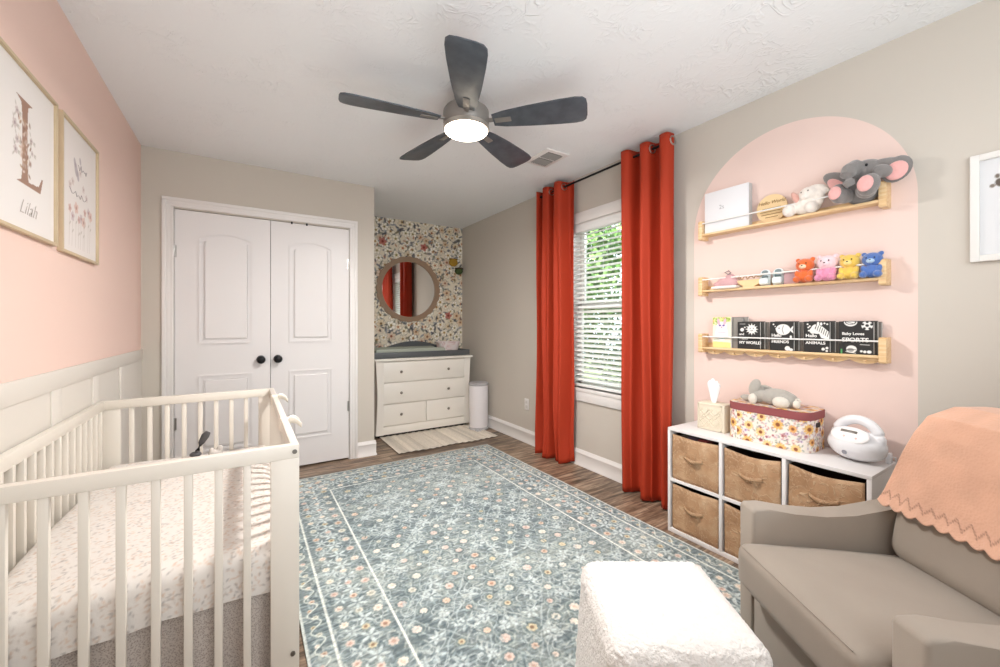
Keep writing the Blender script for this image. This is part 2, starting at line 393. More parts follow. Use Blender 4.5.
# ------------------------------------------------------------------ window
mb = MB()
cw = .09
for (a, b, c_, d_) in ((WY0-cw, WY0, WZ0-.02, WZ1+cw), (WY1, WY1+cw, WZ0-.02, WZ1+cw), (WY0, WY1, WZ1, WZ1+cw)):
    mb.box(R-.018, R, a, b, c_, d_, .003)
mb.box(R-.024, R+.1, WY0-.09, WY1+.09, WZ0-.028, WZ0, .004)           # stool
mb.box(R-.016, R, WY0-.09, WY1+.09, WZ0-.11, WZ0-.028, .003)           # apron
for (a, b) in ((WY0, WY0+.012), (WY1-.012, WY1)): mb.box(R, R+.12, a, b, WZ0, WZ1)
mb.box(R, R+.12, WY0, WY1, WZ1-.012, WZ1)
win = struct(mb, 'window_1', WHITE); MW[win.name] = Matrix.Identity(4)
for (z0, z1, xo) in ((WZ0, 1.36, .055), (1.325, WZ1-.012, .085)):
    mb = MB(); a, b = WY0+.012, WY1-.012
    mb.box(R+xo, R+xo+.03, a, a+.045, z0, z1, .003).box(R+xo, R+xo+.03, b-.045, b, z0, z1, .003)
    mb.box(R+xo, R+xo+.03, a, b, z0, z0+.045, .003).box(R+xo, R+xo+.03, a, b, z1-.04, z1, .003)
    sh = mb.build('window_sash', WHITE, win)
    MB().box(R+xo+.012, R+xo+.016, a+.03, b-.03, z0+.03, z1-.03).build('pane', GLASS, sh)
bl = thing('window_blind', 'white horizontal slat blind lowered over the window', 'blind', (R+.02, (WY0+WY1)/2, WZ1-.02))
BLW = mat('white_blind_slat', 'eef0ee', .45)
BY0, BY1 = WY0+.016, WY1-.016
MB().box(R-.012, R+.045, BY0, BY1, WZ1-.075, WZ1-.014, .003).build('headrail', BLW, bl)
mb = MB(); z = WZ1-.10
while z > WZ0+.05:
    M = Matrix.Translation((R+.018, 0, z)) @ Matrix.Rotation(math.radians(-29), 4, 'Y')
    mb.box(-.024, .024, BY0+.002, BY1-.002, -.0014, .0014, M=M); z -= .0405
mb.build('slat', BLW, bl)
MB().box(R-.006, R+.042, BY0, BY1, WZ0+.012, WZ0+.032, .003).build('bottom_rail', BLW, bl)
mb = MB()
for y in (BY0+.12, (BY0+BY1)/2, BY1-.12):
    for x in (R-.007, R+.043): mb.cyl((x, y, WZ0+.03), (x, y, WZ1-.07), .0011, seg=5)
mb.build('cord', BLW, bl)
# garden outside
def tree(c, s, seed, label, hue):
    rr = np.random.default_rng(seed); n = 5200
    t = thing('garden_tree', label, 'tree', (c[0], c[1], -.6), group=None)
    P = rr.normal(size=(n, 3)); P /= np.linalg.norm(P, axis=1)[:, None]; P *= (rr.uniform(.45, 1, n)**.6)[:, None]
    P = P*np.array(s)*(1+.18*np.sin(P[:, :1]*7+P[:, 1:2]*5)); P += np.array(c)
    a = rr.normal(size=(n, 3)); a /= np.linalg.norm(a, axis=1)[:, None]; b = np.cross(a, rr.normal(size=(n, 3))); b /= np.linalg.norm(b, axis=1)[:, None]
    l = .075; V = np.stack([P-a*l, P+b*l*.5, P+a*l, P-b*l*.5], 1).reshape(-1, 3); F = np.arange(4*n).reshape(-1, 4)
    base = np.array([hexc(h) for h in hue])[rr.integers(0, len(hue), n)]
    arr('foliage', V, F, painted('leaf_green', .6), t, np.repeat(base, 4, 0), smooth=False)
    MB().tube([(c[0], c[1], -.6), (c[0]+.05, c[1]+.03, .6), (c[0], c[1], c[2])], .07, radii=[.1, .08, .05]).build('trunk', mat('bark', '6a5545', .9, bump=(30, .5, .01)), t)
HU = ['6f9a4e', '8fb765', '557f3c', 'a5c97c', '466d35', '7fae5a']
tree((4.9, 5.4, 2.5), (1.0, 1.0, 1.2), 1, 'bright green leafy tree seen at the left side of the window', HU)
tree((5.1, 2.8, 2.7), (1.2, 1.05, 1.3), 2, 'bright green leafy tree seen through the right half of the window', HU)
tree((7.2, 5.8, 1.0), (1.1, 2.6, 1.1), 3, 'low leafy green shrub in the garden behind the lower blind slats', ['5d7d4a', '79935f', '4b6a3c'])
struct(MB().box(R+.12, 14, -6, 14, -.62, -.6), 'ground_outside', mat('lawn', '8d9a6a', .95, vary=.2, vscale=3), smooth=False)

# ------------------------------------------------------------------ ceiling fan
FX, FY, FZ = .982, 1.868, 2.25
fan = thing('ceiling_fan', 'dark five-blade flush mount ceiling fan with lit round light', 'ceiling fan', (FX, FY, H))
DARKM = mat('pewter_grey_metal', '86827d', .4, metal=.4)
MB().lathe([(.06, 0), (.06, -.02), (.055, -.05), (.045, -.07), (.04, -.09), (.04, -.12)][::-1], (FX, FY, H)).build('canopy', DARKM, fan)
MB().lathe([(.10, -.05), (.115, -.045), (.120, -.03), (.120, .025), (.112, .038), (.07, .045), (.04, .05)], (FX, FY, FZ+.03), seg=48).build('motor_housing', DARKM, fan)
MB().lathe([(.114, 0), (.119, .003), (.119, .022), (.114, .025)], (FX, FY, FZ-.040), seg=48).build('light_ring', mat('satin_nickel', 'a8a29a', .35, metal=.5), fan)
MB().lathe([(.004, -.024), (.05, -.022), (.09, -.015), (.110, -.004), (.115, .006)], (FX, FY, FZ-.042), seg=48).build('light_diffuser', mat('lit_diffuser', 'fff6e6', .5, emit=('fff0d8', 16)), fan)
k = NT('dark_blade_finish'); k.l(k.ramp(k.noise(8, 4, k.coord((2, 2, 2))), [(.35, '3f454c'), (.7, '4f565e')]), k.b.inputs['Base Color']); k.b.inputs['Roughness'].default_value = .38; BLADE = k.m
prof = [(-.01, .040), (.05, .055), (.18, .072), (.33, .085), (.41, .088), (.445, .084), (.462, .068), (.468, .035)]
for i in range(5):
    a = math.radians(26.5+72*i)
    M = Matrix.Translation((FX, FY, FZ)) @ Matrix.Rotation(a, 4, 'Z') @ Matrix.Translation((.155, 0, .0)) @ Matrix.Rotation(math.radians(-12.5), 4, 'X')
    pts = [(x, -w) for x, w in prof]+[(x, w*.9+.004) for x, w in prof[::-1]]
    b = MB().prism(pts, -.003, .003, M, bev=.0015).build('blade', BLADE, fan)
    MB().box(-.075, .02, -.012, .012, -.002, .006, .002, M).box(.0, .085, -.016, .016, -.0065, -.003, .001, M).cyl((.02, 0, -.008), (.02, 0, -.003), .005, M=M, seg=10).build('blade_bracket', DARKM, b)
# ceiling vent
v = thing('ceiling_vent', 'small white ceiling air vent with grey louvres by the curtains', 'vent', (1.905, 2.335, H))
mb = MB().box(1.80, 2.01, 2.20, 2.47, H-.010, H, .002); mb.build('vent_frame', WHITE, v)
mb = MB()
for y0, y1 in ((2.235, 2.325), (2.345, 2.44)):
    for i in range(9):
        x = 1.842+i*.0155
        mb.box(-.005, .005, y0, y1, -.0008, .0008, M=Matrix.Translation((x, 0, H-.014)) @ Matrix.Rotation(.6, 4, 'Y'))
mb.build('louvre', mat('vent_grey', '9a9895', .5), v)
MB().box(1.838, 1.972, 2.233, 2.327, H-.0115, H-.0102).box(1.838, 1.972, 2.343, 2.442, H-.0115, H-.0102).build('vent_opening', mat('vent_dark', '6d6b69', .8), v)
# wall outlet
o = thing('wall_outlet', 'white electrical outlet low on the right wall left of the curtains', 'outlet', (R, 3.25, .385))
MB().box(R-.006, R, 3.215, 3.285, .328, .442, .002).build('outlet_plate', WHITE, o)
mb = MB()
for z in (.362, .408): mb.box(R-.008, R-.006, 3.234, 3.266, z-.015, z+.015, .0015)
mb.build('socket', mat('socket_white', 'd2cfca', .4), o)

# ------------------------------------------------------------------ curtains
RX, RZ = 2.30, 2.365
o = thing('curtain_rod', 'thin black curtain rod above the window', 'curtain rod', (RX, 2.25, RZ))
MB().cyl((RX, 1.60, RZ), (RX, 2.93, RZ), .0085).build('rod', BLACKM, o)
for y in (1.595, 2.935): MB().ell((RX, y, RZ), (.014, .01, .014)).build('finial', BLACKM, o)
for y in (1.64, 2.89): MB().box(RX-.004, R, y-.006, y+.006, RZ-.016, RZ-.008).box(R-.004, R, y-.012, y+.012, RZ-.05, RZ+.02).build('bracket', BLACKM, o)
k = NT('rust_orange_curtain_cloth'); k.b.inputs['Base Color'].default_value = rgba('aa300b'); k.b.inputs['Roughness'].default_value = .75
k.bump(k.noise(260, 2), .15, .001); CURT = k.m
def curtain(y0, y1, folds, ph, label, seed, kink):
    ww = (y1-y0)/folds; th = thing('curtain', label, 'curtain', (RX, (y0+y1)/2, .01))
    zt, zb = RZ+.045, .012
    def f(u, v):
        z = zt+(zb-zt)*v; p = 2*PI*folds*u+ph
        am = .056+.006*math.sin(5*u+seed); flat = math.tanh(1.2*math.sin(p))/math.tanh(1.2)
        x = RX+am*flat*(1-.25*v)+.013*math.sin(3*p+seed)*min(1, v*3)+.006*math.sin(5*p+2*seed+3*v)*v+.006*math.sin(9*v+p*.5+seed)*v
        yy = y0+(y1-y0)*u-.010*math.sin(2*p)*(1-.3*v)+.008*math.sin(3*v*2+u*7+seed)*v
        if kink: kk = max(0, v-.8)/.2; x += .035*kk*math.sin(p*1.5+1)*kk; yy += .012*kk*math.sin(p*2)
        return (x, yy, z+ (.012*math.sin(p+1)*kink if v > .97 else 0))
    nv = 60
    c = MB().grid(f, 150, nv).build('curtain_panel', CURT, th, angle=180)
    md = c.modifiers.new('t', 'SOLIDIFY'); md.thickness = .0022
    for j in range(int(folds*2)):
        u = ((j+.0)*PI-ph)/(2*PI*folds)
        if u < .01: u += .5/folds
        u = min(.985, u)
        a = Vector(f(u-.004, .02)); b = Vector(f(u+.004, .02)); t = (b-a).normalized(); nrm = t.cross(Vector((0, 0, 1))).normalized()
        pc = Vector(f(u, 0)); pc.z = RZ
        ring = [pc+.026*(math.cos(q*PI/12)*t+math.sin(q*PI/12)*Vector((0, 0, 1))) for q in range(24)]
        MB().tube(ring, .0055, closed=True).build('grommet', CHROME, c)
curtain(2.52, 2.93, 2.5, .6, 'rust orange curtain panel left of the window', 1.0, 1)
curtain(1.55, 1.935, 2.5, 3.0, 'rust orange curtain panel right of the window beside the cube storage', 2.6, 0)

# ------------------------------------------------------------------ rug
cv = Canvas(1.83, 2.74, .0042, '74868c')
X, Y = cv.X, cv.Y
def vnoise(X, Y, sx, sy, seed):
    q = np.random.default_rng(seed).random((256, 256)); u = X/sx; w = Y/sy; i = np.floor(u).astype(int); j = np.floor(w).astype(int)
    fu = u-i; fw = w-j; fu = fu*fu*(3-2*fu); fw = fw*fw*(3-2*fw)
    g = lambda a, b: q[a % 256, b % 256]
    return (g(i, j)*(1-fu)+g(i+1, j)*fu)*(1-fw)+(g(i, j+1)*(1-fu)+g(i+1, j+1)*fu)*fw
nz = .4*vnoise(X, Y, .4, .25, 1)+.3*vnoise(X, Y, .07, .05, 2)+.3*vnoise(X, Y, .02, .015, 21)
dk, md_, lt = hexc('5a6b71'), hexc('728184'), hexc('8e9995')
t = np.clip((nz-.25)*2, 0, 1)[..., None]
cv.C = np.where(t < .5, dk+(md_-dk)*t*2, md_+(lt-md_)*(t*2-1))
st = vnoise(X+.35*Y, Y, .12, .006, 3)
cv.C += ((st-.5)*.20)[..., None]*np.array([1, 1, .95])
ix = X-.0; IN0, IN1 = .335, 1.495
field = (X > IN0) & (X < IN1) & (Y > IN0) & (Y < 2.74-IN0)
LTC, CREAM = 'b9c6c6', 'dfe0d4'
# lattice lines in the field
a = .235; dg1 = np.abs(((X+Y*.8)/a) % 1-.5)*a; dg2 = np.abs(((X-Y*.8)/a) % 1-.5)*a
wv = .012*np.sin(Y*55)+.012*np.sin(X*60)
rq = np.random.default_rng(77)
for i in range(5200):
    x, y = rq.uniform(0, 1.83), rq.uniform(0, 2.74); a_ = rq.uniform(0, PI)
    cv.ell(x, y, rq.uniform(.008, .020), .0042, ['3f535b', 'c3cbc6', 'a9b7b9', '4b5f66', 'b9c0b6'][i % 5], a_, .6)
for i in range(420):
    x, y = rq.uniform(.1, 1.73), rq.uniform(.1, 2.64); q_ = rq.uniform(.022, .034)
    cv.ell(x, y, q_, q_*.8, 'b6c1bf', rq.uniform(0, PI), .75, inner=.80)
for i in range(500):
    x, y = rq.uniform(.1, 1.73), rq.uniform(.1, 2.64); a_ = rq.uniform(0, 2*PI); k_ = rq.choice([-1, 1])
    cv.line([(x+.05*t_*math.cos(a_+k_*t_*1.8), y+.05*t_*math.sin(a_+k_*t_*1.8)) for t_ in np.linspace(0, 1, 7)], .0045, 'bcc7c6', .75)
m1 = (np.clip((.006-np.abs(dg1-.02+wv*.5))/.004, 0, 1)+np.clip((.006-np.abs(dg2-.02+wv*.5))/.004, 0, 1)).clip(0, 1)*field
cv.C = cv.C*(1-.6*m1[..., None])+hexc(LTC)*.6*m1[..., None]
FLC = [('d9ccbf', 'cdb39f'), ('d3b7a0', 'a67a62'), ('ded4c6', 'd2bda6'), ('cbbd98', '8a6c52'), ('d2bdb1', 'ba9583'), ('d0cdbf', 'a3a391')]
cx = .108
rr = np.random.default_rng(9)
def sprig(x, y, r, al=.8):
    p = rr.uniform(0, 6)
    for q in range(5): cv.ell(x+r*.55*math.cos(p+q*1.257), y+r*.55*math.sin(p+q*1.257), r*.42, r*.16, 'c3cfce', p+q*1.257, al)
for j in range(27):
    for i in range(11):
        x = IN0+.05+i*cx+(cx/2 if j % 2 else 0)+rr.uniform(-.011, .011); y = IN0+.03+j*.078+rr.uniform(-.010, .010)
        if x > IN1-.03 or y > 2.74-IN0-.03: continue
        if rr.random() < .56:
            fc = FLC[rr.integers(0, 6)]; r = rr.uniform(.013, .024)
            cv.ell(x, y, r*1.7, r*1.6, '5d7073', 0, .55)
            cv.ell(x, y, r*1.75, r*1.65, 'a9b4aa', 0, .6, inner=.86)
            cv.flower(x, y, r, 7, fc[0], fc[1], rr.uniform(0, 3), .4 if rr.random() < .5 else .12, .2, .95)
        else: sprig(x, y, rr.uniform(.032, .046)); sprig(x+rr.uniform(-.05, .05), y+rr.uniform(-.04, .04), .026)
for i in range(3600):
    x, y = rr.uniform(0, 1.83), rr.uniform(0, 2.74)
    cv.ell(x, y, .014, .004, ['a9b9bc', '93a5a6', 'c2c9c2', '44585f'][i % 4], rr.uniform(0, PI), .65)
# borders
def border(dist, along, lo, hi, n):
    pass
def bflow(x, y, r, al=.95):
    fc = FLC[rr.integers(0, 6)]; cv.flower(x, y, r*1.35, 6, '8b9a96', '8b9a96', 0, .1, .2, .6); cv.flower(x, y, r, 7, fc[0], fc[1], rr.uniform(0, 3), .42, .25, al)
def xy(side, d, s_):
    return {0: (d, s_), 1: (1.83-d, s_), 2: (s_, d), 3: (s_, 2.74-d)}[side]
for side in range(4):
    Ls = 2.74 if side < 2 else 1.83
    n = int(Ls/.105)
    for q in range(n):
        s_ = (q+.5)*Ls/n
        if .33 < s_ < Ls-.33 or True:
            if .12 < s_ < Ls-.12:
                bflow(*xy(side, .145, s_), .018); bflow(*xy(side, .285, s_+.03), .021); bflow(*xy(side, .215, s_+.055), .017)
                sprig(*xy(side, .22, s_), .045, .9); sprig(*xy(side, .165, s_+.055), .035, .85)
        bflow(*xy(side, .055, s_), .013); bflow(*xy(side, .04, s_+.05), .010)
    pl = [xy(side, .05+.022*math.sin(s_*PI/.0525), s_) for s_ in np.arange(.02, Ls-.02, .008)]
    cv.line(pl, .006, 'c9d0c8', .85)
for d in (.096, .330):
    for side in range(4):
        Ls = 2.74 if side < 2 else 1.83
        cv.line([xy(side, d, d), xy(side, d, Ls-d)], .010, 'dde1d8', .95)
for side in range(4):
    Ls = 2.74 if side < 2 else 1.83; cv.line([xy(side, .004, 0), xy(side, .004, Ls)], .011, 'cdd2cb', .9)
cv.C = cv.C*(1+.22*(vnoise(X, Y, .007, .005, 8)-.5)+.10*(vnoise(X, Y, .03, .004, 11)-.5))[..., None]
lum_ = cv.C.mean(-1, keepdims=True); cv.C = np.clip((cv.C*.84+lum_*.16)*1.05, 0, 1)
rug = thing('area_rug', 'large faded blue-grey area rug with peach flowers and pale border lines', 'rug', (1.1, 2.02, 0))
RX0, RY0 = .185, .655
cv.build('rug_pile', painted('rug_weave', .95, (400, .4, .002), .2), lambda u, v: (RX0+u, RY0+v, .0075+.001*np.sin(u*9)*np.sin(v*7)+0*u), rug)
MB().box(RX0-.001, RX0+1.831, RY0-.001, RY0+2.741, 0, .0055).build('rug_backing', mat('rug_edge', 'a9aca5', .9), rug)

# striped mat before dresser
cv = Canvas(1.07, .66, .006, 'dfd6c8')
s_ = vnoise(cv.X, cv.Y*0, .035, 1, 4); cv.C *= (.93+.14*s_)[..., None]; cv.C *= (.96+.08*vnoise(cv.X, cv.Y, .005, .02, 6))[..., None]
for x in np.arange(.1, 1.05, .17): cv.line([(x, 0), (x, .66)], .006, 'b9ab98', .7)
m = thing('floor_mat', 'small cream ribbed cotton mat in front of the dresser', 'mat', (1.72, 3.88, 0))
cv.build('mat_top', painted('cotton_mat', .95, (150, .5, .004)), lambda u, v: (1.185+u, 3.565+v+.008*np.sin(u*14)*(1-v), .010+.0025*np.sin(u*90)), m)
MB().grid(lambda u, v: (1.185+1.07*u, 3.565+.66*v+.008*math.sin(u*1.07*14)*(1-v*.66), .0045), 60, 4).build('mat_underside', mat('mat_edge', '5a5048', .9), m)

# ------------------------------------------------------------------ dresser
DW = mat('cream_white_dresser_paint', 'ebe6dd', .35)
dr = thing('dresser', 'cream white dresser with bowed sides and small round knobs in the alcove', 'dresser', (1.69, 4.4, 0))
xl, xr, yf, yb = 1.15, 2.222, 4.15, 4.655
def side(s, x):
    pr = [(0, .02), (.035, .02), (.035, .81), (0, .81), ]
    P = []
    for i in range(25):
        t = i/24; z = .035+.77*t; P.append((-.004+.016*(math.sin(PI*t)**1.2), z))
    q = [(s*a_, z) for a_, z in P]+[(s*.075, .805), (s*.075, .035)]
    MB().prism(q if s > 0 else q[::-1], 0, .495, FR((x, yf, 0), (1, 0, 0), (0, 0, 1)) @ Matrix.Scale(-1, 4, (0, 0, 1))).build('side_post', DW, dr)
side(1, xl-.01); side(-1, xr+.01)
MB().box(xl+.05, xr-.05, yf+.022, yb, .04, .805).box(xl+.01, xr-.01, yf+.008, yf+.03, .035, .118, .002).build('carcass', DW, dr)
MB().box(xl-.03, xr+.034, yf-.02, yb+.005, .803, .828, .006, seg=3).build('dresser_top', DW, dr)
MB().box(xl+.02, xr-.02, yf+.04, yb-.02, 0, .045).build('shade_block', mat('underside_shade', '2b2622', .8), dr)  # dark block, its colour stands for the shaded gap under the dresser
def knob(x, z, par): MB().lathe([(.006, 0), (.006, .012), (.014, .016), (.015, .022), (.009, .027), (.002, .028)], M=FR((x, yf+.003, z), (1, 0, 0), (0, 0, 1)), seg=16).build('knob', mat('antique_pewter', '8a8378', .35, metal=.8), par)
for (a, b, z0, z1, kn) in ((1.19, 2.182, .582, .79, (1.40, 1.948)), (1.19, 2.182, .357, .572, (1.40, 1.948)), (1.19, 1.684, .128, .347, (1.40,)), (1.69, 2.182, .128, .347, (1.948,))):
    d = MB().box(a, b, yf+.002, yf+.022, z0, z1, .004).build('drawer', DW, dr)
    for x in kn: knob(x, (z0+z1)/2, d)
# changing tray
GR = mat('charcoal_grey_paint', '55585a', .45)
ct = thing('changing_tray', 'charcoal grey changing tray with arched back on the dresser', 'changing tray', (1.69, 4.4, .828))
MB().box(1.12, 2.245, 4.185, 4.203, .829, .892, .002).build('tray_front', GR, ct)
P = [(0, 0), (1.12, 0), (1.12, .075)]+[(.98-.86*i/20*.92, .075+.085*math.sin(PI*i/20)) for i in range(21)]+[(0, .075)]
MB().prism(P, 0, -.018, FR((1.12, 4.59, .829), (1, 0, 0), (0, 0, 1))).build('tray_back', GR, ct)
for x in (1.12, 2.227): MB().box(x, x+.018, 4.203, 4.59, .829, .892, .002).build('tray_side', GR, ct)
MB().box(1.138, 2.227, 4.203, 4.59, .829, .835).build('tray_bottom', GR, ct)
MB().rbox((1.555, 4.395, .872), (.80, .36, .07), .03, 12, deform=lambda w: (w.x, w.y, w.z+.030*(abs(w.y)/.18)**2*(1 if w.z > 0 else 0))).build('changing_pad', mat('sage_pad_cloth', 'a9afa2', .85, bump=(60, .3, .004)), None,
    'pale sage contoured changing pad lying in the charcoal tray', 'changing pad')
bk = thing('storage_basket', 'white basket with faint pink pattern at the right end of the tray', 'basket', (2.08, 4.44, .836))
cvb = Canvas(1.0, .15, .01, 'eadfdc')
for i in range(160): cvb.ell(rng.uniform(0, 1), rng.uniform(0, .15), .014, .008, ['d9b7b4', 'e8cfcb', 'c9a7a6'][i % 3], rng.uniform(0, 3), .8)
def fb(u, v):
    t = u*2*PI; s = v/.15; a = .105+.035*s; b = .075+.02*s; q = .5
    c_, d_ = np.cos(t), np.sin(t); return 2.08+a*np.sign(c_)*np.abs(c_)**q, 4.44+b*np.sign(d_)*np.abs(d_)**q, .842+.14*s
o = cvb.build('basket_wall', painted('pink_print', .7), fb, bk); md = o.modifiers.new('t', 'SOLIDIFY'); md.thickness = .004
MB().box(1.985, 2.175, 4.375, 4.505, .836, .846, .003).build('basket_base', mat('basket_pink', 'e6d2cf', .7), bk)

# diaper pail
pl = thing('diaper_pail', 'slim white step bin with grey lid between the dresser and right wall', 'bin', (2.245, 3.97, 0))
PW = mat('bin_white_plastic', 'e4e0e2', .35); PG = mat('bin_grey_plastic', 'b0aeb0', .4)
pc = (2.245, 3.97)
MB().lathe([(.104, .03), (.107, .04), (.109, .49), (.107, .498)], (*pc, 0), 40, sy=.95).build('bin_body', PW, pl)
MB().lathe([(.108, 0), (.112, .006), (.112, .026), (.107, .034)], (*pc, 0), 40, sy=.97).build('bin_base', PG, pl)
MB().lathe([(.111, .500), (.114, .506), (.113, .522), (.10, .534), (.05, .540), (.003, .541)], (*pc, 0), 40, sy=.97).build('bin_lid', PG, pl)
MB().box(pc[0]-.10, pc[0]-.045, pc[1]-.145, pc[1]-.085, .012, .026, .004).build('pedal', PG, pl)
# mirror
mr = thing('round_mirror', 'round wall mirror in a scalloped tan wooden frame on the floral wallpaper', 'mirror', (1.66, D2, 1.61))
n = 192; MX, MZ = 1.675, 1.612
po = [((.385+.013*abs(math.cos(12*q*2*PI/n)))*math.cos(2*PI*q/n), (.385+.013*abs(math.cos(12*q*2*PI/n)))*math.sin(2*PI*q/n)) for q in range(n)]
pi_ = [(.333*math.cos(2*PI*q/n), .333*math.sin(2*PI*q/n)) for q in range(n)]; pm = [(.350*math.cos(2*PI*q/n), .350*math.sin(2*PI*q/n)) for q in range(n)]
WOODT = mat('tan_carved_wood', '9b8068', .6, vary=.12, vscale=30)
MB().ring(po, pi_, 0, .022, FR((MX, D2-.001, MZ), (1, 0, 0), (0, 0, 1))).ring(pm, pi_, .0221, .028, FR((MX, D2-.001, MZ), (1, 0, 0), (0, 0, 1))).build('mirror_frame', WOODT, mr)
MB().prism(pi_, 0, .010, FR((MX, D2-.001, MZ), (1, 0, 0), (0, 0, 1))).build('mirror_glass', mat('mirror_silver', 'f2f2f0', .01, metal=1), mr)
# ornaments right of mirror
o = thing('wall_ornament', 'mustard yellow round felt ornament on the wallpaper right of the mirror', 'wall ornament', (2.26, D2, 1.975))
MB().ell((2.255, D2-.03, 1.98), (.062, .03, .05)).cyl((2.255, D2, 1.98), (2.255, D2-.02, 1.98), .02).build('ornament_body', mat('mustard_felt', 'a8842f', .9, bump=(80, .6, .004), vary=.2), o)
MB().box(2.20, 2.31, D2-.045, D2-.015, 2.015, 2.032, .006).build('ornament_top', mat('mustard_dark', '8a6a28', .9), o)
o = thing('wall_ornament', 'dark green round ornament with brown rim below the mustard one', 'wall ornament', (2.33, D2, 1.88))
MB().ell((2.325, D2-.045, 1.875), (.052, .045, .047)).cyl((2.325, D2, 1.875), (2.325, D2-.02, 1.875), .02).build('ornament_body', mat('green_felt', '47562f', .9, bump=(80, .6, .004), vary=.25), o)
MB().tube([(2.325+.05*math.cos(q*PI/10), D2-.05+.04*math.sin(q*PI/10), 1.905) for q in range(20)], .008, closed=True).build('ornament_rim', mat('brown_felt', '4d3a26', .9), o)

# ------------------------------------------------------------------ crib
cx0, cx1, cy0, cy1, ct_ = -.597, .144, 1.395, 2.70, .818
cb = thing('baby_crib', 'cream painted wooden baby crib with square bars along the left wall', 'crib', (-.22, 2.05, 0))
for (x0, x1) in ((cx0, cx0+.078), (cx1-.078, cx1)):
    for (y0, y1) in ((cy0, cy0+.022), (cy1-.022, cy1)):
        MB().box(x0, x1, y0, y1, 0, .776, .002).build('post', CRIBW, cb)
for (y0, y1) in ((cy0, cy0+.026), (cy1-.026, cy1)):
    MB().box(cx0, cx1, y0-.002, y1+.002, .776, .818, .003).build('top_rail', CRIBW, cb)
    MB().box(cx0+.078, cx1-.078, y0, y1-.004, .03, .08, .002).build('bottom_rail', CRIBW, cb)
for (x0, x1) in ((cx0, cx0+.022), (cx1-.024, cx1)):
    MB().box(x0, x1, cy0+.026, cy1-.026, .772, .818, .003).build('top_rail', CRIBW, cb)
    MB().box(x0, x1-.002, cy0+.022, cy1-.022, .03, .08, .002).build('bottom_rail', CRIBW, cb)
bar = None
def addbar(x, y):
    global bar
    if bar is None:
        bar = MB().box(-.010, .010, -.0085, .0085, .08, .778, .0025, seg=2).build('bar', CRIBW, cb, local=True); o = bar
    else: o = bar.copy(); COL.objects.link(o)
    o.location = (x+.22, y-2.05, 0)
for i in range(8):
    for y in (cy0+.012, cy1-.012): addbar(.006-.0692*i, y)
for i in range(17):
    for x in (cx0+.015, cx1-.015): addbar(x, cy0+.085+i*.0711)
for (x, z) in ((cx1-.013, .797), (cx1-.018, .17), (cx0+.013, .797)):
    MB().cyl((x, cy0-.0045, z), (x, cy0, z), .007, seg=14).cyl((x, cy0-.005, z), (x, cy0-.004, z), .003, seg=6).build('bolt', mat('bolt_grey', '77726b', .35, metal=.8), cb)
# mattress with sprinkled leaf sheet
def rprof(w, h, r, n=6):            # arclength profile across: side, round, top, round, side
    P = [(0, 0)]+[(r-r*math.cos(a), h-r+r*math.sin(a)) for a in np.linspace(0, PI/2, n)]+[(w-r+r*math.sin(a), h-r+r*math.cos(a)) for a in np.linspace(0, PI/2, n)]+[(w, 0)]
    P = np.array(P); s = np.r_[0, np.cumsum(np.hypot(*np.diff(P, axis=0).T))]; return P, s
mx0, mx1, my0, my1, mz0, mh = -.571, .118, 1.425, 2.665, .370, .138
rm = .05; hx, hy = (mx1-mx0)/2, (my1-my0)/2
cvm = Canvas(2*hx+2*mh, 2*hy+2*mh, .0032, 'dfd9d3')
for i in range(8000):
    x, y = rng.uniform(0, cvm.w), rng.uniform(0, cvm.h)
    cvm.ell(x, y, .0046, .0021, ['cbaf9b', 'aea6a1', 'd6bda9', 'a09a98', 'c9c0b8', 'cdbbae'][i % 6], rng.uniform(0, PI), .75)
def drape(u, v):
    a = u-cvm.w/2; b = v-cvm.h/2
    def ax(t, h_):
        s = np.sign(t); t = np.abs(t); flat = h_-rm; arc = rm*PI/2
        th = np.clip((t-flat)/rm, 0, PI/2)
        pos = np.where(t < flat, t, flat+rm*np.sin(th)); drop = np.where(t < flat, 0, rm*(1-np.cos(th)))+np.clip(t-flat-arc, 0, None)
        return s*pos, drop
    x, dx = ax(a, hx); y, dy = ax(b, hy); corner = np.minimum(dx, dy)
    dz = np.maximum(dx, dy)+.35*corner; dz = np.minimum(dz, mh)
    z = mz0+mh-dz+.006*np.sin(x*9+1)*np.sin(y*7)+.012*(1-(x/hx)**2)*(1-(y/hy)**2)
    z = z-.0022*np.sin(x*38+y*25)*np.clip(dy/.05, 0, 1)
    return x+(mx0+mx1)/2, y+(my0+my1)/2, z
mt = thing('crib_mattress', 'crib mattress in a cream fitted sheet sprinkled with tiny tan leaves', 'mattress', (-.22, 2.05, mz0))
cvm.build('fitted_sheet', painted('leaf_print_sheet', .9, (90, .25, .003), .1), drape, mt)
MB().rbox((-.225, 2.045, mz0+.052), (2*hx-.02, 2*hy-.02, .11), .03, 6).build('mattress_core', mat('mattress_white', 'e8e2da', .9), mt)
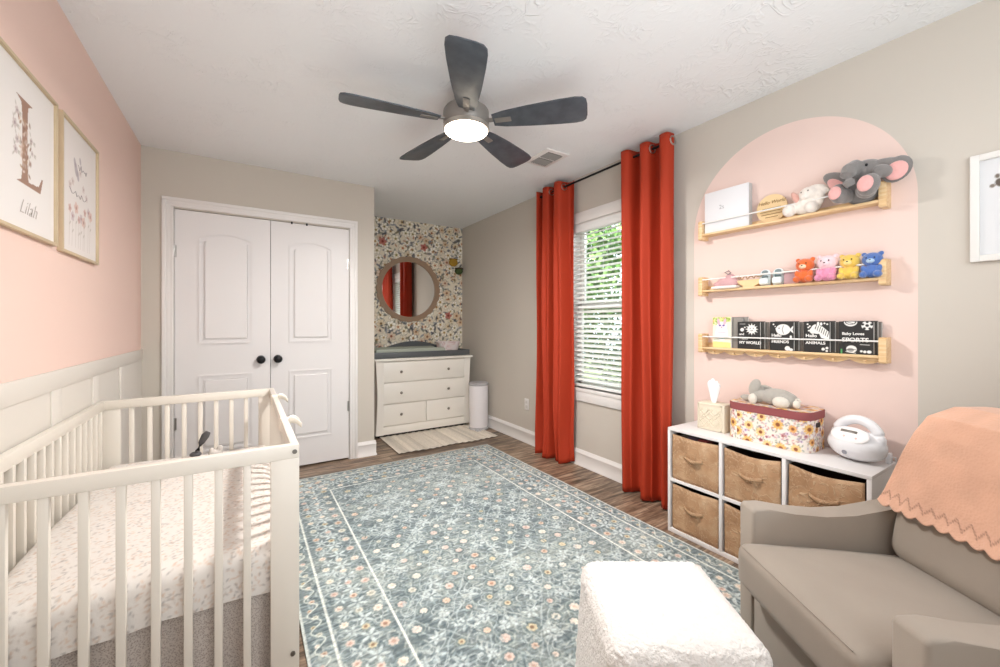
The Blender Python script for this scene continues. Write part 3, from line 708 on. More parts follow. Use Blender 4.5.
# skirt
sk = thing('crib_skirt', 'gathered taupe speckled crib skirt hanging below the mattress', 'crib skirt', (-.22, 2.05, .33))
per = [(-.562, 1.432), (.110, 1.432), (.110, 2.66), (-.562, 2.66)]
SKM = NT('taupe_speckled_cloth'); vo = SKM.n('ShaderNodeTexVoronoi'); vo.inputs['Scale'].default_value = 230; SKM.l(SKM.coord(), vo.inputs['Vector'])
SKM.l(SKM.ramp(vo.outputs['Distance'], [(.2, '9d918a'), (.6, 'c6bcb4')]), SKM.b.inputs['Base Color']); SKM.b.inputs['Roughness'].default_value = .95; SKM = SKM.m
for q in range(4):
    p0, p1 = Vector((*per[q], 0)), Vector((*per[(q+1) % 4], 0)); d = p1-p0; Ln = d.length; d.normalize(); nn = Vector((d.y, -d.x, 0))
    def f(u, v):
        s = u*Ln; a = (.009+.014*v)*math.sin(s*48+1.6*math.sin(s*9))*min(1, 8*u+.1, 8*(1-u)+.1)
        return tuple(p0+d*s+nn*(a-.014)+Vector((0, 0, .372-.33*v+(.004*math.sin(s*40) if v > .9 else 0))))
    MB().grid(f, int(Ln/.006), 12).build('skirt_panel', SKM, sk, angle=180)
# toy in the crib
ty = thing('crib_toy', 'small dark grey toy with an upright curved handle on the crib sheet', 'toy', (-.2, 2.56, .493))
MB().tube([(-.210, 2.57, .512), (-.204, 2.57, .545), (-.190, 2.57, .580), (-.172, 2.57, .615), (-.160, 2.57, .632)], .01, radii=[.009, .010, .013, .018, .012], seg=12).build('toy_handle', mat('dark_grey_rubber', '4b4a4c', .5), ty)
MB().ell((-.213, 2.575, .524), (.026, .026, .014)).build('toy_base', mat('dark_grey_rubber', '4b4a4c', .5), ty)
tx = thing('crib_toy', 'tiny white and grey speckled soft toy beside the dark handled one', 'toy', (-.14, 2.56, .493))
o = MB().ell((-.130, 2.575, .519), (.034, .026, .017)).ell((-.110, 2.57, .541), (.015, .015, .015)).ell((-.147, 2.565, .536), (.011, .011, .015)).build('toy_body', mat('speckled_plush', 'c9c3bd', .95, vary=.5, vscale=60), tx); remesh(o, .004)
# cloth ties on the right rail
for (y, lb) in ((2.40, 'cream cloth tie knotted around the crib rail near its far corner'), (1.80, 'cream cloth tie knotted halfway along the crib side rail')):
    t = thing('rail_tie', lb, 'tie', (cx1-.012, y, .81)); TM = mat('tie_cloth', 'efe8dc', .9)
    MB().rbox((cx1-.012, y, .795), (.034, .03, .056), .008, 4).build('tie_band', TM, t)
    mb = MB()
    for s in (-1, 1):
        mb.grid(lambda u, v: (cx1+.002+.045*u, y+s*(.012+.03*u)+.010*(v-.5), .822+.012*math.sin(PI*u)-.020*u-.026*v*(1-.3*u)), 8, 3)
    o = mb.build('tie_end', TM, t); md = o.modifiers.new('t', 'SOLIDIFY'); md.thickness = .003

# ------------------------------------------------------------------ pictures
FRW = mat('light_oak_frame', 'c4b091', .5, vary=.1, vscale=20)
def frame(o, M, w, h, bw, dp, m, pm_canvas, inset=.004):
    mb = MB()
    for (a, b, c_, d_) in ((0, bw, 0, h), (w-bw, w, 0, h), (bw, w-bw, 0, bw), (bw, w-bw, h-bw, h)): mb.box(a, b, c_, d_, 0, dp, .0012, M)
    mb.build('frame', m, o)
    def f(u, v):
        P = np.stack([u+bw*.9, v+bw*.9, 0*u+dp*.45], -1)@np.array(M.to_3x3()).T+np.array(M.translation); return P[..., 0], P[..., 1], P[..., 2]
    pm_canvas.build('print', painted('paper_print', .55), f, o, False)
# print with letter L
w1, h1, y1 = .440, .536, 1.725
o = thing('picture_frame', 'light wood framed print of a brown floral letter L on the blush wall', 'picture frame', (L, 1.945, 1.485))
M1 = FR((L+.0005, y1, 1.485), (0, 1, 0), (0, 0, 1))
bw = .011; cv = Canvas(w1-1.8*bw, h1-1.8*bw, .003, 'e6e1dd')
BR = '9c7a69'
cv.poly([(.165, .165), (.208, .165), (.205, .19), (.208, .40), (.168, .40), (.170, .18)], BR)
cv.poly([(.126, .425), (.245, .425), (.212, .41), (.208, .38), (.168, .38), (.164, .41)], BR)
cv.poly([(.130, .152), (.305, .152), (.325, .205), (.316, .207), (.29, .172), (.215, .166), (.208, .19), (.168, .19), (.162, .163)], BR)
for i in range(70):
    y = rng.uniform(.18, .36); x = .188+rng.normal(0, .020)
    cv.ell(x, y, .009, .004, ['8b6a58', 'c9b0a0', 'b5a095', 'a9896f', 'ddd0c6'][i % 5], rng.uniform(0, 3), .9)
for (x, y, r) in ((.135, .37, .014), (.12, .325, .017), (.135, .28, .014), (.125, .245, .015), (.235, .31, .011), (.24, .27, .010)):
    cv.flower(x, y, r, 5, 'c2b3b0', '8f7f82', rng.uniform(0, 3), .3, .35, .8)
    for q in range(4): cv.ell(x+.022*math.cos(q*2), y+.022*math.sin(q*2), .008, .003, 'aaa299', q*2, .7)
frame(o, M1, w1, h1, bw, .018, FRW, cv)
text('Lilah', .068, M1 @ Matrix.Translation((.155, .065, .0092)), mat('taupe_ink', 'c3b9b3', .8), o, 'name_script', shear=.5, ext=.0003, bold=-.0014)
# print of flowers
o = thing('picture_frame', 'light wood framed print of pale wildflowers and script, nearest the closet', 'picture frame', (L, 2.436, 1.475))
w2, h2 = .453, .545; M2 = FR((L+.0005, 2.211, 1.477), (0, 1, 0), (0, 0, 1)); cv = Canvas(w2-1.8*bw, h2-1.8*bw, .003, 'e3dcd8')
for i in range(9):
    x = .10+.03*i+rng.normal(0, .006); y = rng.uniform(.15, .22)
    cv.line([(x, .03), (x+.01, y)], .003, 'b5a9a0', .7); cv.flower(x+.01, y, .018+.004*(i % 3), 5, ['c9a39a', 'c7b6b8', 'd4b4a8'][i % 3], 'a98078', i, .3, .35, .85)
    cv.ell(x+.012, y-.06, .012, .004, 'b7ada2', .7, .7)
for (x, y, r) in ((.17, .36, .03), (.19, .34, .024), (.155, .385, .02), (.22, .41, .016)): cv.ell(x, y, r*.6, r, 'a59aa0', .4, .7)
for (x, y) in ((.13, .30), (.26, .30), (.22, .36), (.30, .27), (.10, .28)): cv.flower(x, y, .018, 5, 'cdbcb8', 'a8918c', 1, .3, .35, .7)
frame(o, M2, w2, h2, bw, .018, FRW, cv)
INK = mat('grey_ink', 'a99fa0', .8)
cvx = [(.10+.014*i, .262+.006*math.sin(i*1.9)+(.014 if i % 5 == 0 else 0), .0092) for i in range(16)]
MB().tube(cvx, .0010, 5, M=M2).tube([(.20+.009*i, .385+.008*math.sin(i*2.1)+(.012 if i % 4 == 0 else 0), .0092) for i in range(13)], .0009, 5, M=M2).build('handwriting', INK, o)
# right wall white frame
o = thing('picture_frame', 'white framed print with a small dark motif on the right wall', 'picture frame', (R, .175, 1.433))
M3 = FR((R, .327, 1.434), (0, -1, 0), (0, 0, 1)); bw = .024; cv = Canvas(.30-1.8*bw, .41-1.8*bw, .003, 'd9dadc')
cv.ell(.052, .27, .012, .016, '5a5048', .3); cv.ell(.045, .296, .006, .008, '6f6459'); cv.ell(.06, .292, .006, .008, '6f6459'); cv.ell(.033, .262, .007, .007, '7f746a')
cv.ell(.09, .245, .03, .02, '4a403a', .6); cv.flower(.08, .22, .022, 6, '8a7d70', '3f3731', 0, .4)
cv.ell(.12, .20, .03, .028, '6a5d52'); cv.ell(.14, .25, .02, .03, '85796c')
frame(o, M3, .30, .41, bw, .022, mat('white_frame', 'e4e2de', .4), cv)

# ------------------------------------------------------------------ wall shelves
SX0 = 2.327
SH = []
for i, (zb, lb) in enumerate(((1.703, 'top'), (1.364, 'middle'), (1.022, 'bottom'))):
    o = thing('wall_shelf', ['pine wall shelf with white rail under the arch top, holding the elephant', 'middle pine wall shelf with white rail, holding small soft toys',
                            'lowest pine wall shelf with scalloped pegged apron, holding black books'][i], 'shelf', (R, .957, zb))
    for ya in (.556, 1.378):
        MB().prism([(0, .006), (.006, 0), (.07, 0), (.07, .113), (.006, .113), (0, .107)], 0, -.025, FR((SX0, ya+.0, zb), (1, 0, 0), (0, 0, 1)), bev=.001).build('end_panel', PINE, o)
    MB().box(SX0+.004, R, .575, 1.378, zb+.022, zb+.034, .001).build('shelf_board', PINE, o)
    MB().box(R-.010, R, .575, 1.378, zb+.034, zb+.060, .001).build('back_rail', PINE, o)
    MB().cyl((SX0+.006, .572, zb+.096), (SX0+.006, 1.380, zb+.096), .004, seg=10).build('rail', mat('white_rod', 'e9e7e4', .35), o)
    if i == 2:
        n = 7; w = .803/n; P = [(0, 0)]
        for q in range(n):
            for j in range(0, 13): t = j/12; P.append((w*(q+t), -.009-.020*math.sin(PI*t)**.7))
        P.append((.803, 0))
        MB().prism(P, 0, -.012, FR((SX0+.042, .575, zb+.022), (0, 1, 0), (0, 0, 1))).build('scalloped_apron', PINE, o)
        for q in range(n): MB().cyl((SX0+.034, .575+w*(q+.5), zb+.004), (SX0+.018, .575+w*(q+.5), zb+.007), .005, seg=10).build('peg', PINE, o)
    SH.append(zb+.034)
z1_, z2_, z3_ = SH
# top shelf: white keepsake book
WB = mat('white_linen_cover', 'e3e3e6', .6)
o = thing('keepsake_box', 'large white square keepsake book with small grey lettering on the top shelf', 'book', (2.36, 1.24, z1_))
MB().box(2.345, 2.385, 1.122, 1.372, z1_, z1_+.242, .003).build('cover', WB, o)
MB().box(2.350, 2.380, 1.120, 1.1218, z1_+.004, z1_+.238).build('page_edge', mat('page_grey', 'b9b7b5', .8), o)
text('2s', .034, FR((2.3443, 1.285, z1_+.13), (0, -1, 0), (0, 0, 1)), mat('grey_ink2', 'a9a9ad', .7), o)
# plaque
o = thing('wooden_plaque', 'round light wood plaque with burnt script between the white book and the bunny', 'plaque', (2.36, 1.02, z1_))
PL = mat('birch_plaque', 'e2c596', .6, vary=.08, vscale=25)
MB().lathe([(.074, 0), (.074, .006)], M=FR((2.375, 1.018, z1_+.074), (0, -1, 0), (0, 0, 1)), seg=48).build('disc', PL, o)
BI = mat('burnt_ink', '8f6b3e', .8); Mp = FR((2.3685, 1.018, z1_+.074), (0, -1, 0), (0, 0, 1))
text('Hello World', .025, Mp @ Matrix.Translation((0, .025, .0005)), BI, o, 'script', shear=.3, align='CENTER')
MB().box(-.045, .045, 0, .0035, .0, .0008, M=Mp).box(-.055, .05, -.016, -.0125, 0, .0008, M=Mp).box(-.05, .055, -.032, -.028, 0, .0008, M=Mp).box(-.03, .03, -.047, -.0435, 0, .0008, M=Mp).build('ruled_line', BI, o)
# plush helpers
def plush_mat(n, c, b=(180, .7, .003)): return mat(n, c, .95, bump=b, sheen=.5, vary=.1, vscale=80)
EYE = mat('black_bead', '131313', .2)
# cream bunny
o = thing('plush_bunny', 'small cream plush bunny flopped against the grey elephant', 'plush toy', (2.345, 0.857, z1_))
mb = MB().ell((2.360, 0.857, z1_+.042), (.038, .055, .042)).ell((2.350, 0.845, z1_+.085), (.034, .038, .032)).ell((2.330, 0.913, z1_+.026), (.03, .026, .026)).ell((2.332, 0.831, z1_+.024), (.028, .024, .024))
mb.ell((2.355, 0.806, z1_+.098), (.018, .045, .02), (.4, 0, 0)).ell((2.345, 0.801, z1_+.065), (.014, .015, .035)); mb.ell((2.322, 0.852, z1_+.072), (.014, .018, .013))
remesh(mb.build('bunny_body', plush_mat('cream_plush', 'ede5dc'), o))
MB().ell((2.340, 0.889, z1_+.075), (.012, .014, .036), (-.5, 0, 0)).build('bunny_ear', plush_mat('blush_plush', 'd9a79a'), o)
MB().ell((2.323, 0.864, z1_+.093), (.003, .003, .003), seg=8).ell((2.320, 0.838, z1_+.095), (.003, .003, .003), seg=8).build('eye', EYE, o)
# grey elephant
GP = plush_mat('grey_plush', '7d7977'); PP = plush_mat('pink_plush', 'e3aaa6')
o = thing('plush_elephant', 'large grey plush elephant with pink ears and foot pads sitting on the top shelf', 'plush toy', (2.33, .64, z1_))
z = z1_; X0 = .037
mb = MB().ell((2.32+X0, .645, z+.06), (.045, .064, .062)).ell((2.30+X0, .625, z+.135), (.050, .066, .054))
mb.ell((2.242+X0, .704, z+.050), (.040, .033, .044), (0, .2, 0)).ell((2.232+X0, .598, z+.058), (.040, .038, .048), (.25, .2, 0)).ell((2.27+X0, .690, z+.04), (.04, .03, .032)).ell((2.265+X0, .615, z+.045), (.045, .036, .035))
mb.ell((2.262+X0, .562, z+.112), (.026, .036, .028), (.5, 0, 0))
mb.tube([(2.26+X0, .648, z+.152), (2.222+X0, .660, z+.138), (2.205+X0, .664, z+.112), (2.204+X0, .660, z+.086), (2.212+X0, .652, z+.064)], .02, radii=[.038, .031, .026, .023, .018], seg=12)
remesh(mb.build('elephant_body', GP, o))
e1 = MB().ell((2.300+X0, .712, z+.118), (.016, .036, .082), (-.95, 0, 0)).build('ear', GP, o)
MB().ell((2.287+X0, .722, z+.098), (.008, .024, .052), (-.75, 0, 0)).build('ear_lining', PP, e1)
e2 = MB().ell((2.285+X0, .522, z+.112), (.014, .048, .056), (.5, 0, 0)).ell((2.288+X0, .560, z+.146), (.017, .062, .026), (.12, 0, 0)).build('ear', GP, o)
MB().ell((2.272+X0, .520, z+.103), (.008, .036, .040), (.5, 0, 0)).build('ear_lining', PP, e2)
for c_, r_ in (((2.207+X0, .708, z+.048), (.010, .024, .031)), ((2.196+X0, .600, z+.058), (.010, .028, .036))): MB().ell(c_, r_, (0, .15, 0)).build('foot_pad', PP, o)
MB().ell((2.250+X0, .610, z+.152), (.005, .005, .006), seg=10).build('eye', EYE, o)
# middle shelf
z = z2_
o = thing('baby_shoe', 'dusty pink baby shoe with white sole at the left end of the middle shelf', 'shoe', (2.338, 1.244, z))
remesh(MB().ell((2.348, 1.239, z+.034), (.032, .062, .032)).ell((2.353, 1.224, z+.05), (.03, .032, .035)).ell((2.348, 1.287, z+.024), (.028, .03, .022)).build('shoe_upper', mat('dusty_pink_cloth', 'c9a0a2', .8), o), .003, 3)
MB().rbox((2.348, 1.246, z+.008), (.068, .145, .016), .0075, 6).build('sole', mat('sole_white', 'ece6e0', .7), o)
MB().tube([(2.338, 1.229, z+.08), (2.333, 1.244, z+.092), (2.333, 1.224, z+.10), (2.338, 1.214, z+.088)], .004, closed=True).build('lace_bow', mat('lace_grey', '8f7f80', .8), o)
o = thing('wooden_sign', 'small boat-shaped wooden sign topped with cut-out script on the middle shelf', 'sign', (2.348, 1.112, z))
MB().prism([(-.065, .040)]+[(-.065+.13*i/16, .040-.034*math.sin(PI*i/16)**.6-.004) for i in range(17)]+[(.065, .040)], 0, .008, FR((2.350, 1.117, z), (0, -1, 0), (0, 0, 1))).box(-.03, .03, 0, .006, -.01, .018, M=FR((2.350, 1.117, z), (0, -1, 0), (0, 0, 1))).build('sign_base', PL, o)
MB().tube([(2.346, 1.180-.0085*i, z+.052+.008*math.sin(i*1.8)+(.008 if i % 4 == 1 else 0)) for i in range(16)], .0028, 6).build('script_cutout', mat('dark_birch', 'b08a5c', .7), o)
for q, (yc, lb) in enumerate(((1.048, 'left one of the two pale blue baby sandals standing on the middle shelf'), (.985, 'right one of the two pale blue baby sandals standing on the middle shelf'))):
    o = thing('baby_sandal', lb, 'sandal', (2.35, yc, z)); PB = mat('pale_blue_leather', 'dde6e7', .5)
    P = [(-.024, 0), (.024, 0), (.027, .03), (.025, .062)]+[(.025*math.cos(a), .068+.022*math.sin(a)) for a in np.linspace(0, PI, 9)]+[(-.025, .062), (-.027, .03)]
    Mq = FR((2.375, yc, z), (0, -1, 0), (0, 0, 1))
    MB().prism(P, 0, .010, Mq, bev=.003).build('sole', PB, o)
    MB().rbox((0, .025, .022), (.046, .038, .028), .012, 6, M=Mq).build('toe_cap', PB, o)
    MB().tube([(-.022, .055, .008), (-.018, .06, .03), (0, .062, .038), (.018, .06, .03), (.022, .055, .008)], .005, M=Mq).build('strap', PB, o)
    MB().prism([(x*.62, .045+y*.45) for x, y in P], .0102, .0112, Mq).build('insole', mat('insole_grey', '7f8f92', .8), o)
o = thing('trinket_box', 'small dusty pink square box between the sandals and the orange soft toy', 'box', (2.358, 0.923, z))
MB().box(2.345, 2.383, .900, .951, z, z+.066, .003).build('box_body', mat('mauve_card', 'b99599', .7), o)
MB().ell((2.351, 0.923, z+.02), (.003, .005, .005), seg=10).build('clasp', BLACKM, o)
def teddy(yc, s, m1, m2, lb, m3=None):
    o = thing('plush_bear', lb, 'plush toy', (2.34, yc, z)); m3 = m3 or m1
    E = lambda mb, c_, r_, rot=(0, 0, 0): mb.ell((2.343+c_[0]*s*.85, yc+c_[1]*s, z+c_[2]*s), [q*s for q in r_], rot)
    mb = MB(); E(mb, (0, 0, .038), (.036, .036, .038)); E(mb, (-.038, .03, .018), (.03, .016, .018)); E(mb, (-.038, -.028, .018), (.03, .018, .018))
    E(mb, (-.024, .030, .045), (.016, .013, .024), (-.2, 0, 0)); E(mb, (-.024, -.030, .045), (.016, .013, .024), (.2, 0, 0))
    remesh(mb.build('bear_body', m1, o), .003, 3)
    mb = MB(); E(mb, (-.004, 0, .096), (.038, .044, .038)); E(mb, (0, .034, .127), (.009, .012, .012)); E(mb, (0, -.034, .127), (.009, .012, .012))
    remesh(mb.build('bear_head', m3, o), .003, 3)
    mb = MB(); E(mb, (-.040, 0, .088), (.013, .018, .013)); mb.build('muzzle', m2, o)
    mb = MB(); E(mb, (-.042, .016, .104), (.004, .004, .004)); E(mb, (-.042, -.016, .104), (.004, .004, .004)); E(mb, (-.052, 0, .092), (.003, .005, .004)); mb.build('eye', EYE, o)
teddy(.856, .90, plush_mat('orange_plush', 'dd6a30'), plush_mat('pale_orange_plush', 'f0d0b0'), 'orange plush bear, first of the four soft toys from the left')
teddy(.766, .92, plush_mat('rose_plush', 'e08fae'), plush_mat('pale_pink_plush', 'f0cdd4'), 'pink plush bear between the orange and the yellow soft toys', plush_mat('pale_pink_plush', 'f0cdd4'))
teddy(.682, .86, plush_mat('yellow_plush', 'e3bd55'), plush_mat('light_yellow_plush', 'ecd48a'), 'yellow plush bear between the pink and the blue soft toys')
teddy(.604, .84, plush_mat('blue_plush', '4d6fb0'), plush_mat('light_blue_plush', 'a9c3dc'), 'blue plush bear at the right end of the middle shelf')
# bottom shelf books
z = z3_; BT = .012
def bookm(yc, w, h, x, dz=0): return FR((x, yc+w/2, z+dz), (0, -1, 0), (0, 0, 1))
PAGE = mat('page_white', 'c9c6c2', .8)
def book(yc, w, h, x, cover, lb, lines=(), group=None, th=.011, cvm_=None):
    o = thing('board_book', lb, 'book', (x, yc, z), group=group)
    M = bookm(yc, w, h, x)
    MB().box(0, w, 0, h, -th, 0, .001, M).build('cover', cover, o)
    MB().box(.003, w+.0012, .004, h-.004, -th+.002, -.002, 0, M).build('page_edge', PAGE, o)
    if cvm_ is not None:
        def f(u, v):
            P = np.stack([u+.001, v+.001, 0*u+.0006], -1)@np.array(M.to_3x3()).T+np.array(M.translation); return P[..., 0], P[..., 1], P[..., 2]
        cvm_.build('cover_art', painted('book_print', .45), f, o, False)
    for (s, size, px, py, bold) in lines: text(s, size, M @ Matrix.Translation((px, py, .0012)), mat('white_ink', 'eceae6', .6), o, 'title', bold=bold)
    return o
def bc(w, h, base='242424'): return Canvas(w-.002, h-.002, .0016, base)
W_ = 'e6e4e0'
# animal book
cv = bc(.105, .178, 'e9dfd0'); w, h = .105, .178
cv.poly([(0, .145), (w, .15), (w, h), (0, h)], 'cfd98a')
for i in range(40): cv.ell(rng.uniform(0, w), rng.uniform(.13, h), .007, .004, ['a9c05a', 'dce4a0', 'e0a070', '8aa84a'][i % 4], rng.uniform(0, 3))
cv.ell(.052, .085, .036, .042, 'f2ecf0'); cv.ell(.052, .125, .03, .026, 'f0e4ea'); cv.ell(.034, .15, .008, .02, 'd9b0c4', .2); cv.ell(.07, .15, .008, .02, 'd9b0c4', -.2)
cv.ell(.042, .128, .007, .005, '6a5a9a'); cv.ell(.063, .128, .007, .005, '6a5a9a'); cv.ell(.052, .118, .004, .003, 'c06070'); cv.poly([(0, 0), (w, 0), (w, .03), (0, .035)], 'e2d98e')
cv.line([(.005, .045), (.1, .058)], .004, '8fb09a'); cv.line([(.03, .088), (.075, .088)], .003, 'b8a8b8'); cv.line([(.03, .078), (.07, .078)], .003, 'b8a8b8')
book(1.268, .107, .180, 2.343, mat('cream_cover', 'e6dcc8', .6), 'yellow and cream animal picture book at the left end of the lowest shelf', cvm_=cv)
for i, (yy, hh, xx) in enumerate(((1.212, .172, 2.356), (1.190, .178, 2.369))):
    book(yy, .105, hh, xx, mat('grey_cover', '8b8680', .7), ['thin grey book tucked directly behind the yellow animal book', 'taller grey book rearmost behind the yellow animal book'][i])
BB = .150
def blackbook(yc, w, art, lines, lb, hb=BB, n=2, what='', gap=.016):
    book(yc, w, hb, 2.342, BLACKPAGE, lb, lines, cvm_=art)
    for i in range(n):
        book(yc-gap*(i+1), w, hb+.002-.004*(i%2), 2.342+.013*(i+1), mat('dark_grey_cover', '35332f', .6) if i == 0 else mat('taupe_cover', '6b655f', .6),
             ['black book edge showing just behind the %s', 'grey-brown book edge rearmost behind the %s'][i] % what)
w = .116
cv = bc(w, BB); x, y = .074, .108
for q in range(12): a_ = q*PI/6; cv.poly([(x+.020*math.cos(a_-.22), y+.020*math.sin(a_-.22)), (x+.034*math.cos(a_), y+.034*math.sin(a_)), (x+.020*math.cos(a_+.22), y+.020*math.sin(a_+.22))], W_)
cv.ell(x, y, .022, .022, W_); cv.ell(x-.008, y+.005, .002, .003, '222222'); cv.ell(x+.008, y+.005, .002, .003, '222222'); cv.line([(x-.006, y-.006), (x, y-.009), (x+.006, y-.006)], .002, '222222')
cv.ell(.024, .105, .010, .010, W_); cv.ell(.038, .118, .005, .004, W_); cv.line([(.012, .137), (.04, .137)], .002, W_)
blackbook(1.121, w, cv, (('and', .018, .01, .076, .0003), ('Hello', .020, .012, .052, .0004), ('MY WORLD', .021, .010, .028, .0006)), 'black board book with a white smiling sun titled MY WORLD', what='sun book')
w = .108; cv = bc(w, BB); x, y = .06, .108
cv.ell(x, y, .033, .028, W_); cv.poly([(x+.028, y), (x+.048, y+.022), (x+.042, y), (x+.048, y-.020)], W_); cv.poly([(x-.036, y+.004), (x-.02, y+.02), (x-.02, y-.015)], W_); cv.ell(x-.018, y+.007, .003, .003, '222222'); cv.line([(x+.002, y+.02), (x-.004, y), (x+.002, y-.02)], .002, '222222')
cv.ell(.016, .135, .004, .004, W_); cv.ell(.024, .124, .003, .003, W_); cv.ell(.095, .07, .005, .009, W_); cv.ell(.08, .012, .012, .012, W_); cv.ell(.095, .006, .010, .007, W_)
blackbook(.960, w, cv, (('Hello', .021, .008, .072, .0005), ('FRIENDS', .021, .008, .040, .0006)), 'black board book with a white fish titled Hello FRIENDS', what='fish book')
w = .104; cv = bc(w, BB)
cv.ell(.052, .112, .022, .024, W_, .5); cv.ell(.036, .104, .013, .015, W_); cv.poly([(.05, .12), (.075, .125), (.104, .095), (.104, .06), (.07, .07)], W_); cv.ell(.058, .139, .005, .009, W_); cv.ell(.07, .137, .005, .008, W_)
for q in range(7): cv.line([(.052+.008*q, .134-.006*q), (.046+.008*q, .112-.006*q)], .0025, '222222')
cv.ell(.047, .118, .002, .003, '222222')
for p in ((.015, .136), (.024, .126), (.018, .12), (.083, .14), (.094, .136), (.030, .098), (.020, .104)): cv.ell(*p, .004, .004, W_)
cv.ell(.078, .016, .007, .007, W_); cv.ell(.093, .022, .006, .006, W_); cv.ell(.092, .008, .005, .005, W_)
blackbook(.810, w, cv, (('Hello', .021, .008, .074, .0005), ('ANIMALS', .0195, .008, .040, .0006)), 'black board book with a white zebra titled Hello ANIMALS', what='zebra book')
w = .122; cv = bc(w, BB)
cv.ell(.042, .146, .024, .020, W_); cv.ell(.042, .146, .020, .012, '242424', 0, 1, .8); cv.line([(.03, .146), (.055, .137)], .002, '242424')
cv.ell(.100, .130, .020, .020, W_)
for q in range(5): a_ = q*1.257+.3; cv.ell(.100+.016*math.cos(a_), .130+.016*math.sin(a_), .005, .005, '242424')
cv.ell(.100, .130, .006, .006, '242424'); cv.ell(.045, .022, .019, .017, W_); cv.ell(.042, .018, .012, .009, '9a9894'); cv.line([(.025, .010), (.06, .004)], .003, W_); cv.line([(.025, .02), (.06, .02)], .002, '242424')
cv.ell(.080, .014, .005, .005, W_); cv.ell(.092, .012, .006, .006, W_); cv.ell(.107, .012, .008, .007, W_); cv.poly([(.006, 0), (.012, 0), (.012, .022), (.006, .022)], '4f9a5c')
cv.line([(.076, .044), (.108, .043)], .0025, W_)
blackbook(.662, w, cv, (('Baby Loves', .0175, .012, .088, .0004), ('SPORTS', .0275, .012, .056, .0006)), 'black board book with white sports balls titled Baby Loves SPORTS', what='sports book', gap=.010)

# ------------------------------------------------------------------ cube organiser and bins
ox0, ox1, oy0, oy1, oz = 2.067, 2.38, .535, 1.43, .597
LAM = mat('white_laminate', 'e6e3e2', .35)
og = thing('cube_organizer', 'white laminate six-cube storage unit against the right wall', 'shelf unit', (2.22, .98, 0)); t = .016
MB().box(ox0, ox1, oy0, oy1, oz-t, oz, .001).build('top_panel', LAM, og); MB().box(ox0, ox1, oy0, oy1, 0.0, .022, .001).build('bottom_panel', LAM, og)
for y in (oy0, oy1-t): MB().box(ox0, ox1, y, y+t, .022, oz-t, .001).build('side_panel', LAM, og)
ys = [oy0+t+(oy1-oy0-2*t)*q/3 for q in (1, 2)]
for y in ys: MB().box(ox0, ox1, y-.008, y+.008, .022, oz-t, .001).build('divider', LAM, og)
zm = .30
MB().box(ox0+.001, ox1, oy0+t, oy1-t, zm-.008, zm+.008, .001).build('middle_shelf', LAM, og)
MB().box(ox1-.004, ox1, oy0, oy1, .0, oz).build('back_panel', LAM, og)
k = NT('kraft_paper_fabric'); n_ = k.noise(11, 4); n2_ = k.noise(90, 2)
c = k.ramp(n_, [(.3, 'a07a58'), (.5, 'b38c68'), (.7, 'c6a482')]); w = k.n('ShaderNodeTexNoise'); w.inputs['Scale'].default_value = 22; w.inputs['Distortion'].default_value = 1.5; k.l(k.coord(), w.inputs['Vector'])
cr = k.math('SUBTRACT', 1, k.math('MULTIPLY', k.math('ABSOLUTE', k.math('SUBTRACT', w.outputs[0], .5)), 26), True)
k.l(k.mix(k.math('MULTIPLY', cr, .5), c, rgba('d9bd9c')), k.b.inputs['Base Color']); k.b.inputs['Roughness'].default_value = .7; k.bump(k.math('ADD', n2_, cr), .6, .004); KRAFT = k.m
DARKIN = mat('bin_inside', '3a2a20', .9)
yedges = [oy1-t, ys[1]+.008, ys[1]-.008, ys[0]+.008, ys[0]-.008, oy0+t]
cols = [(ys[1]+.008, oy1-t, 'left'), (ys[0]+.008, ys[1]-.008, 'middle'), (oy0+t, ys[0]-.008, 'right')]
for (ya, yb_, cn) in cols:
    for (za, zc, rn) in ((zm+.008, oz-t, 'upper'), (.022, zm-.008, 'lower')):
        hgt_ = zc-za-.022 if rn == 'upper' else zc-za-.018; sag = .016 if cn != 'left' else .006
        o = thing('storage_bin', 'tan kraft fabric bin in the %s %s cube of the storage unit' % (rn, cn), 'storage bin', (ox0+.15, (ya+yb_)/2, za))
        a, b = ya+.008, yb_-.008
        def top(u): return hgt_-sag*(math.sin(PI*u)**1.3)
        def f(u, v): return (ox0+.014-.006*math.sin(PI*u)*math.sin(PI*v)+.002*math.sin(9*u+4*v+ya*30), b+(a-b)*u, za+.001+top(u)*v)
        c_ = MB().grid(f, 24, 14).build('bin_front', KRAFT, o, angle=180); md = c_.modifiers.new('t', 'SOLIDIFY'); md.thickness = .004; md.offset = 1
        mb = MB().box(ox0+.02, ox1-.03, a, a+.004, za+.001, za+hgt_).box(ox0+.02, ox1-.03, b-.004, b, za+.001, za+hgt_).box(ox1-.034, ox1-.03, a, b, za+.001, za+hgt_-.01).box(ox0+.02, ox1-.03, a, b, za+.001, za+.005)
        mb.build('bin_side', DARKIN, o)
        ym = (a+b)/2; zh = za+hgt_*.60
        h_ = MB().grid(lambda u, v: (ox0+.004-.020*math.sin(PI*u)**.7, ym+.055-.11*u, zh-.010*math.sin(PI*u)-.020*v+.003), 14, 3).build('handle', KRAFT, c_, angle=180)
        md = h_.modifiers.new('t', 'SOLIDIFY'); md.thickness = .004
for i, (y, c_, lb) in enumerate(((1.33, '5a4a55', 'dark mauve folded cloth poking out of the upper left bin'), (1.27, '8a3a3a', 'dark red folded cloth poking out of the upper left bin'), (1.38, '4a4038', 'dark brown folded cloth poking out of the upper left bin'))):
    MB().rbox((ox0+.12, y-.02, .545), (.16, .055, .03), .012, 5).build('folded_cloth', mat('cloth_%d' % i, c_, .9), None, lb, 'cloth')

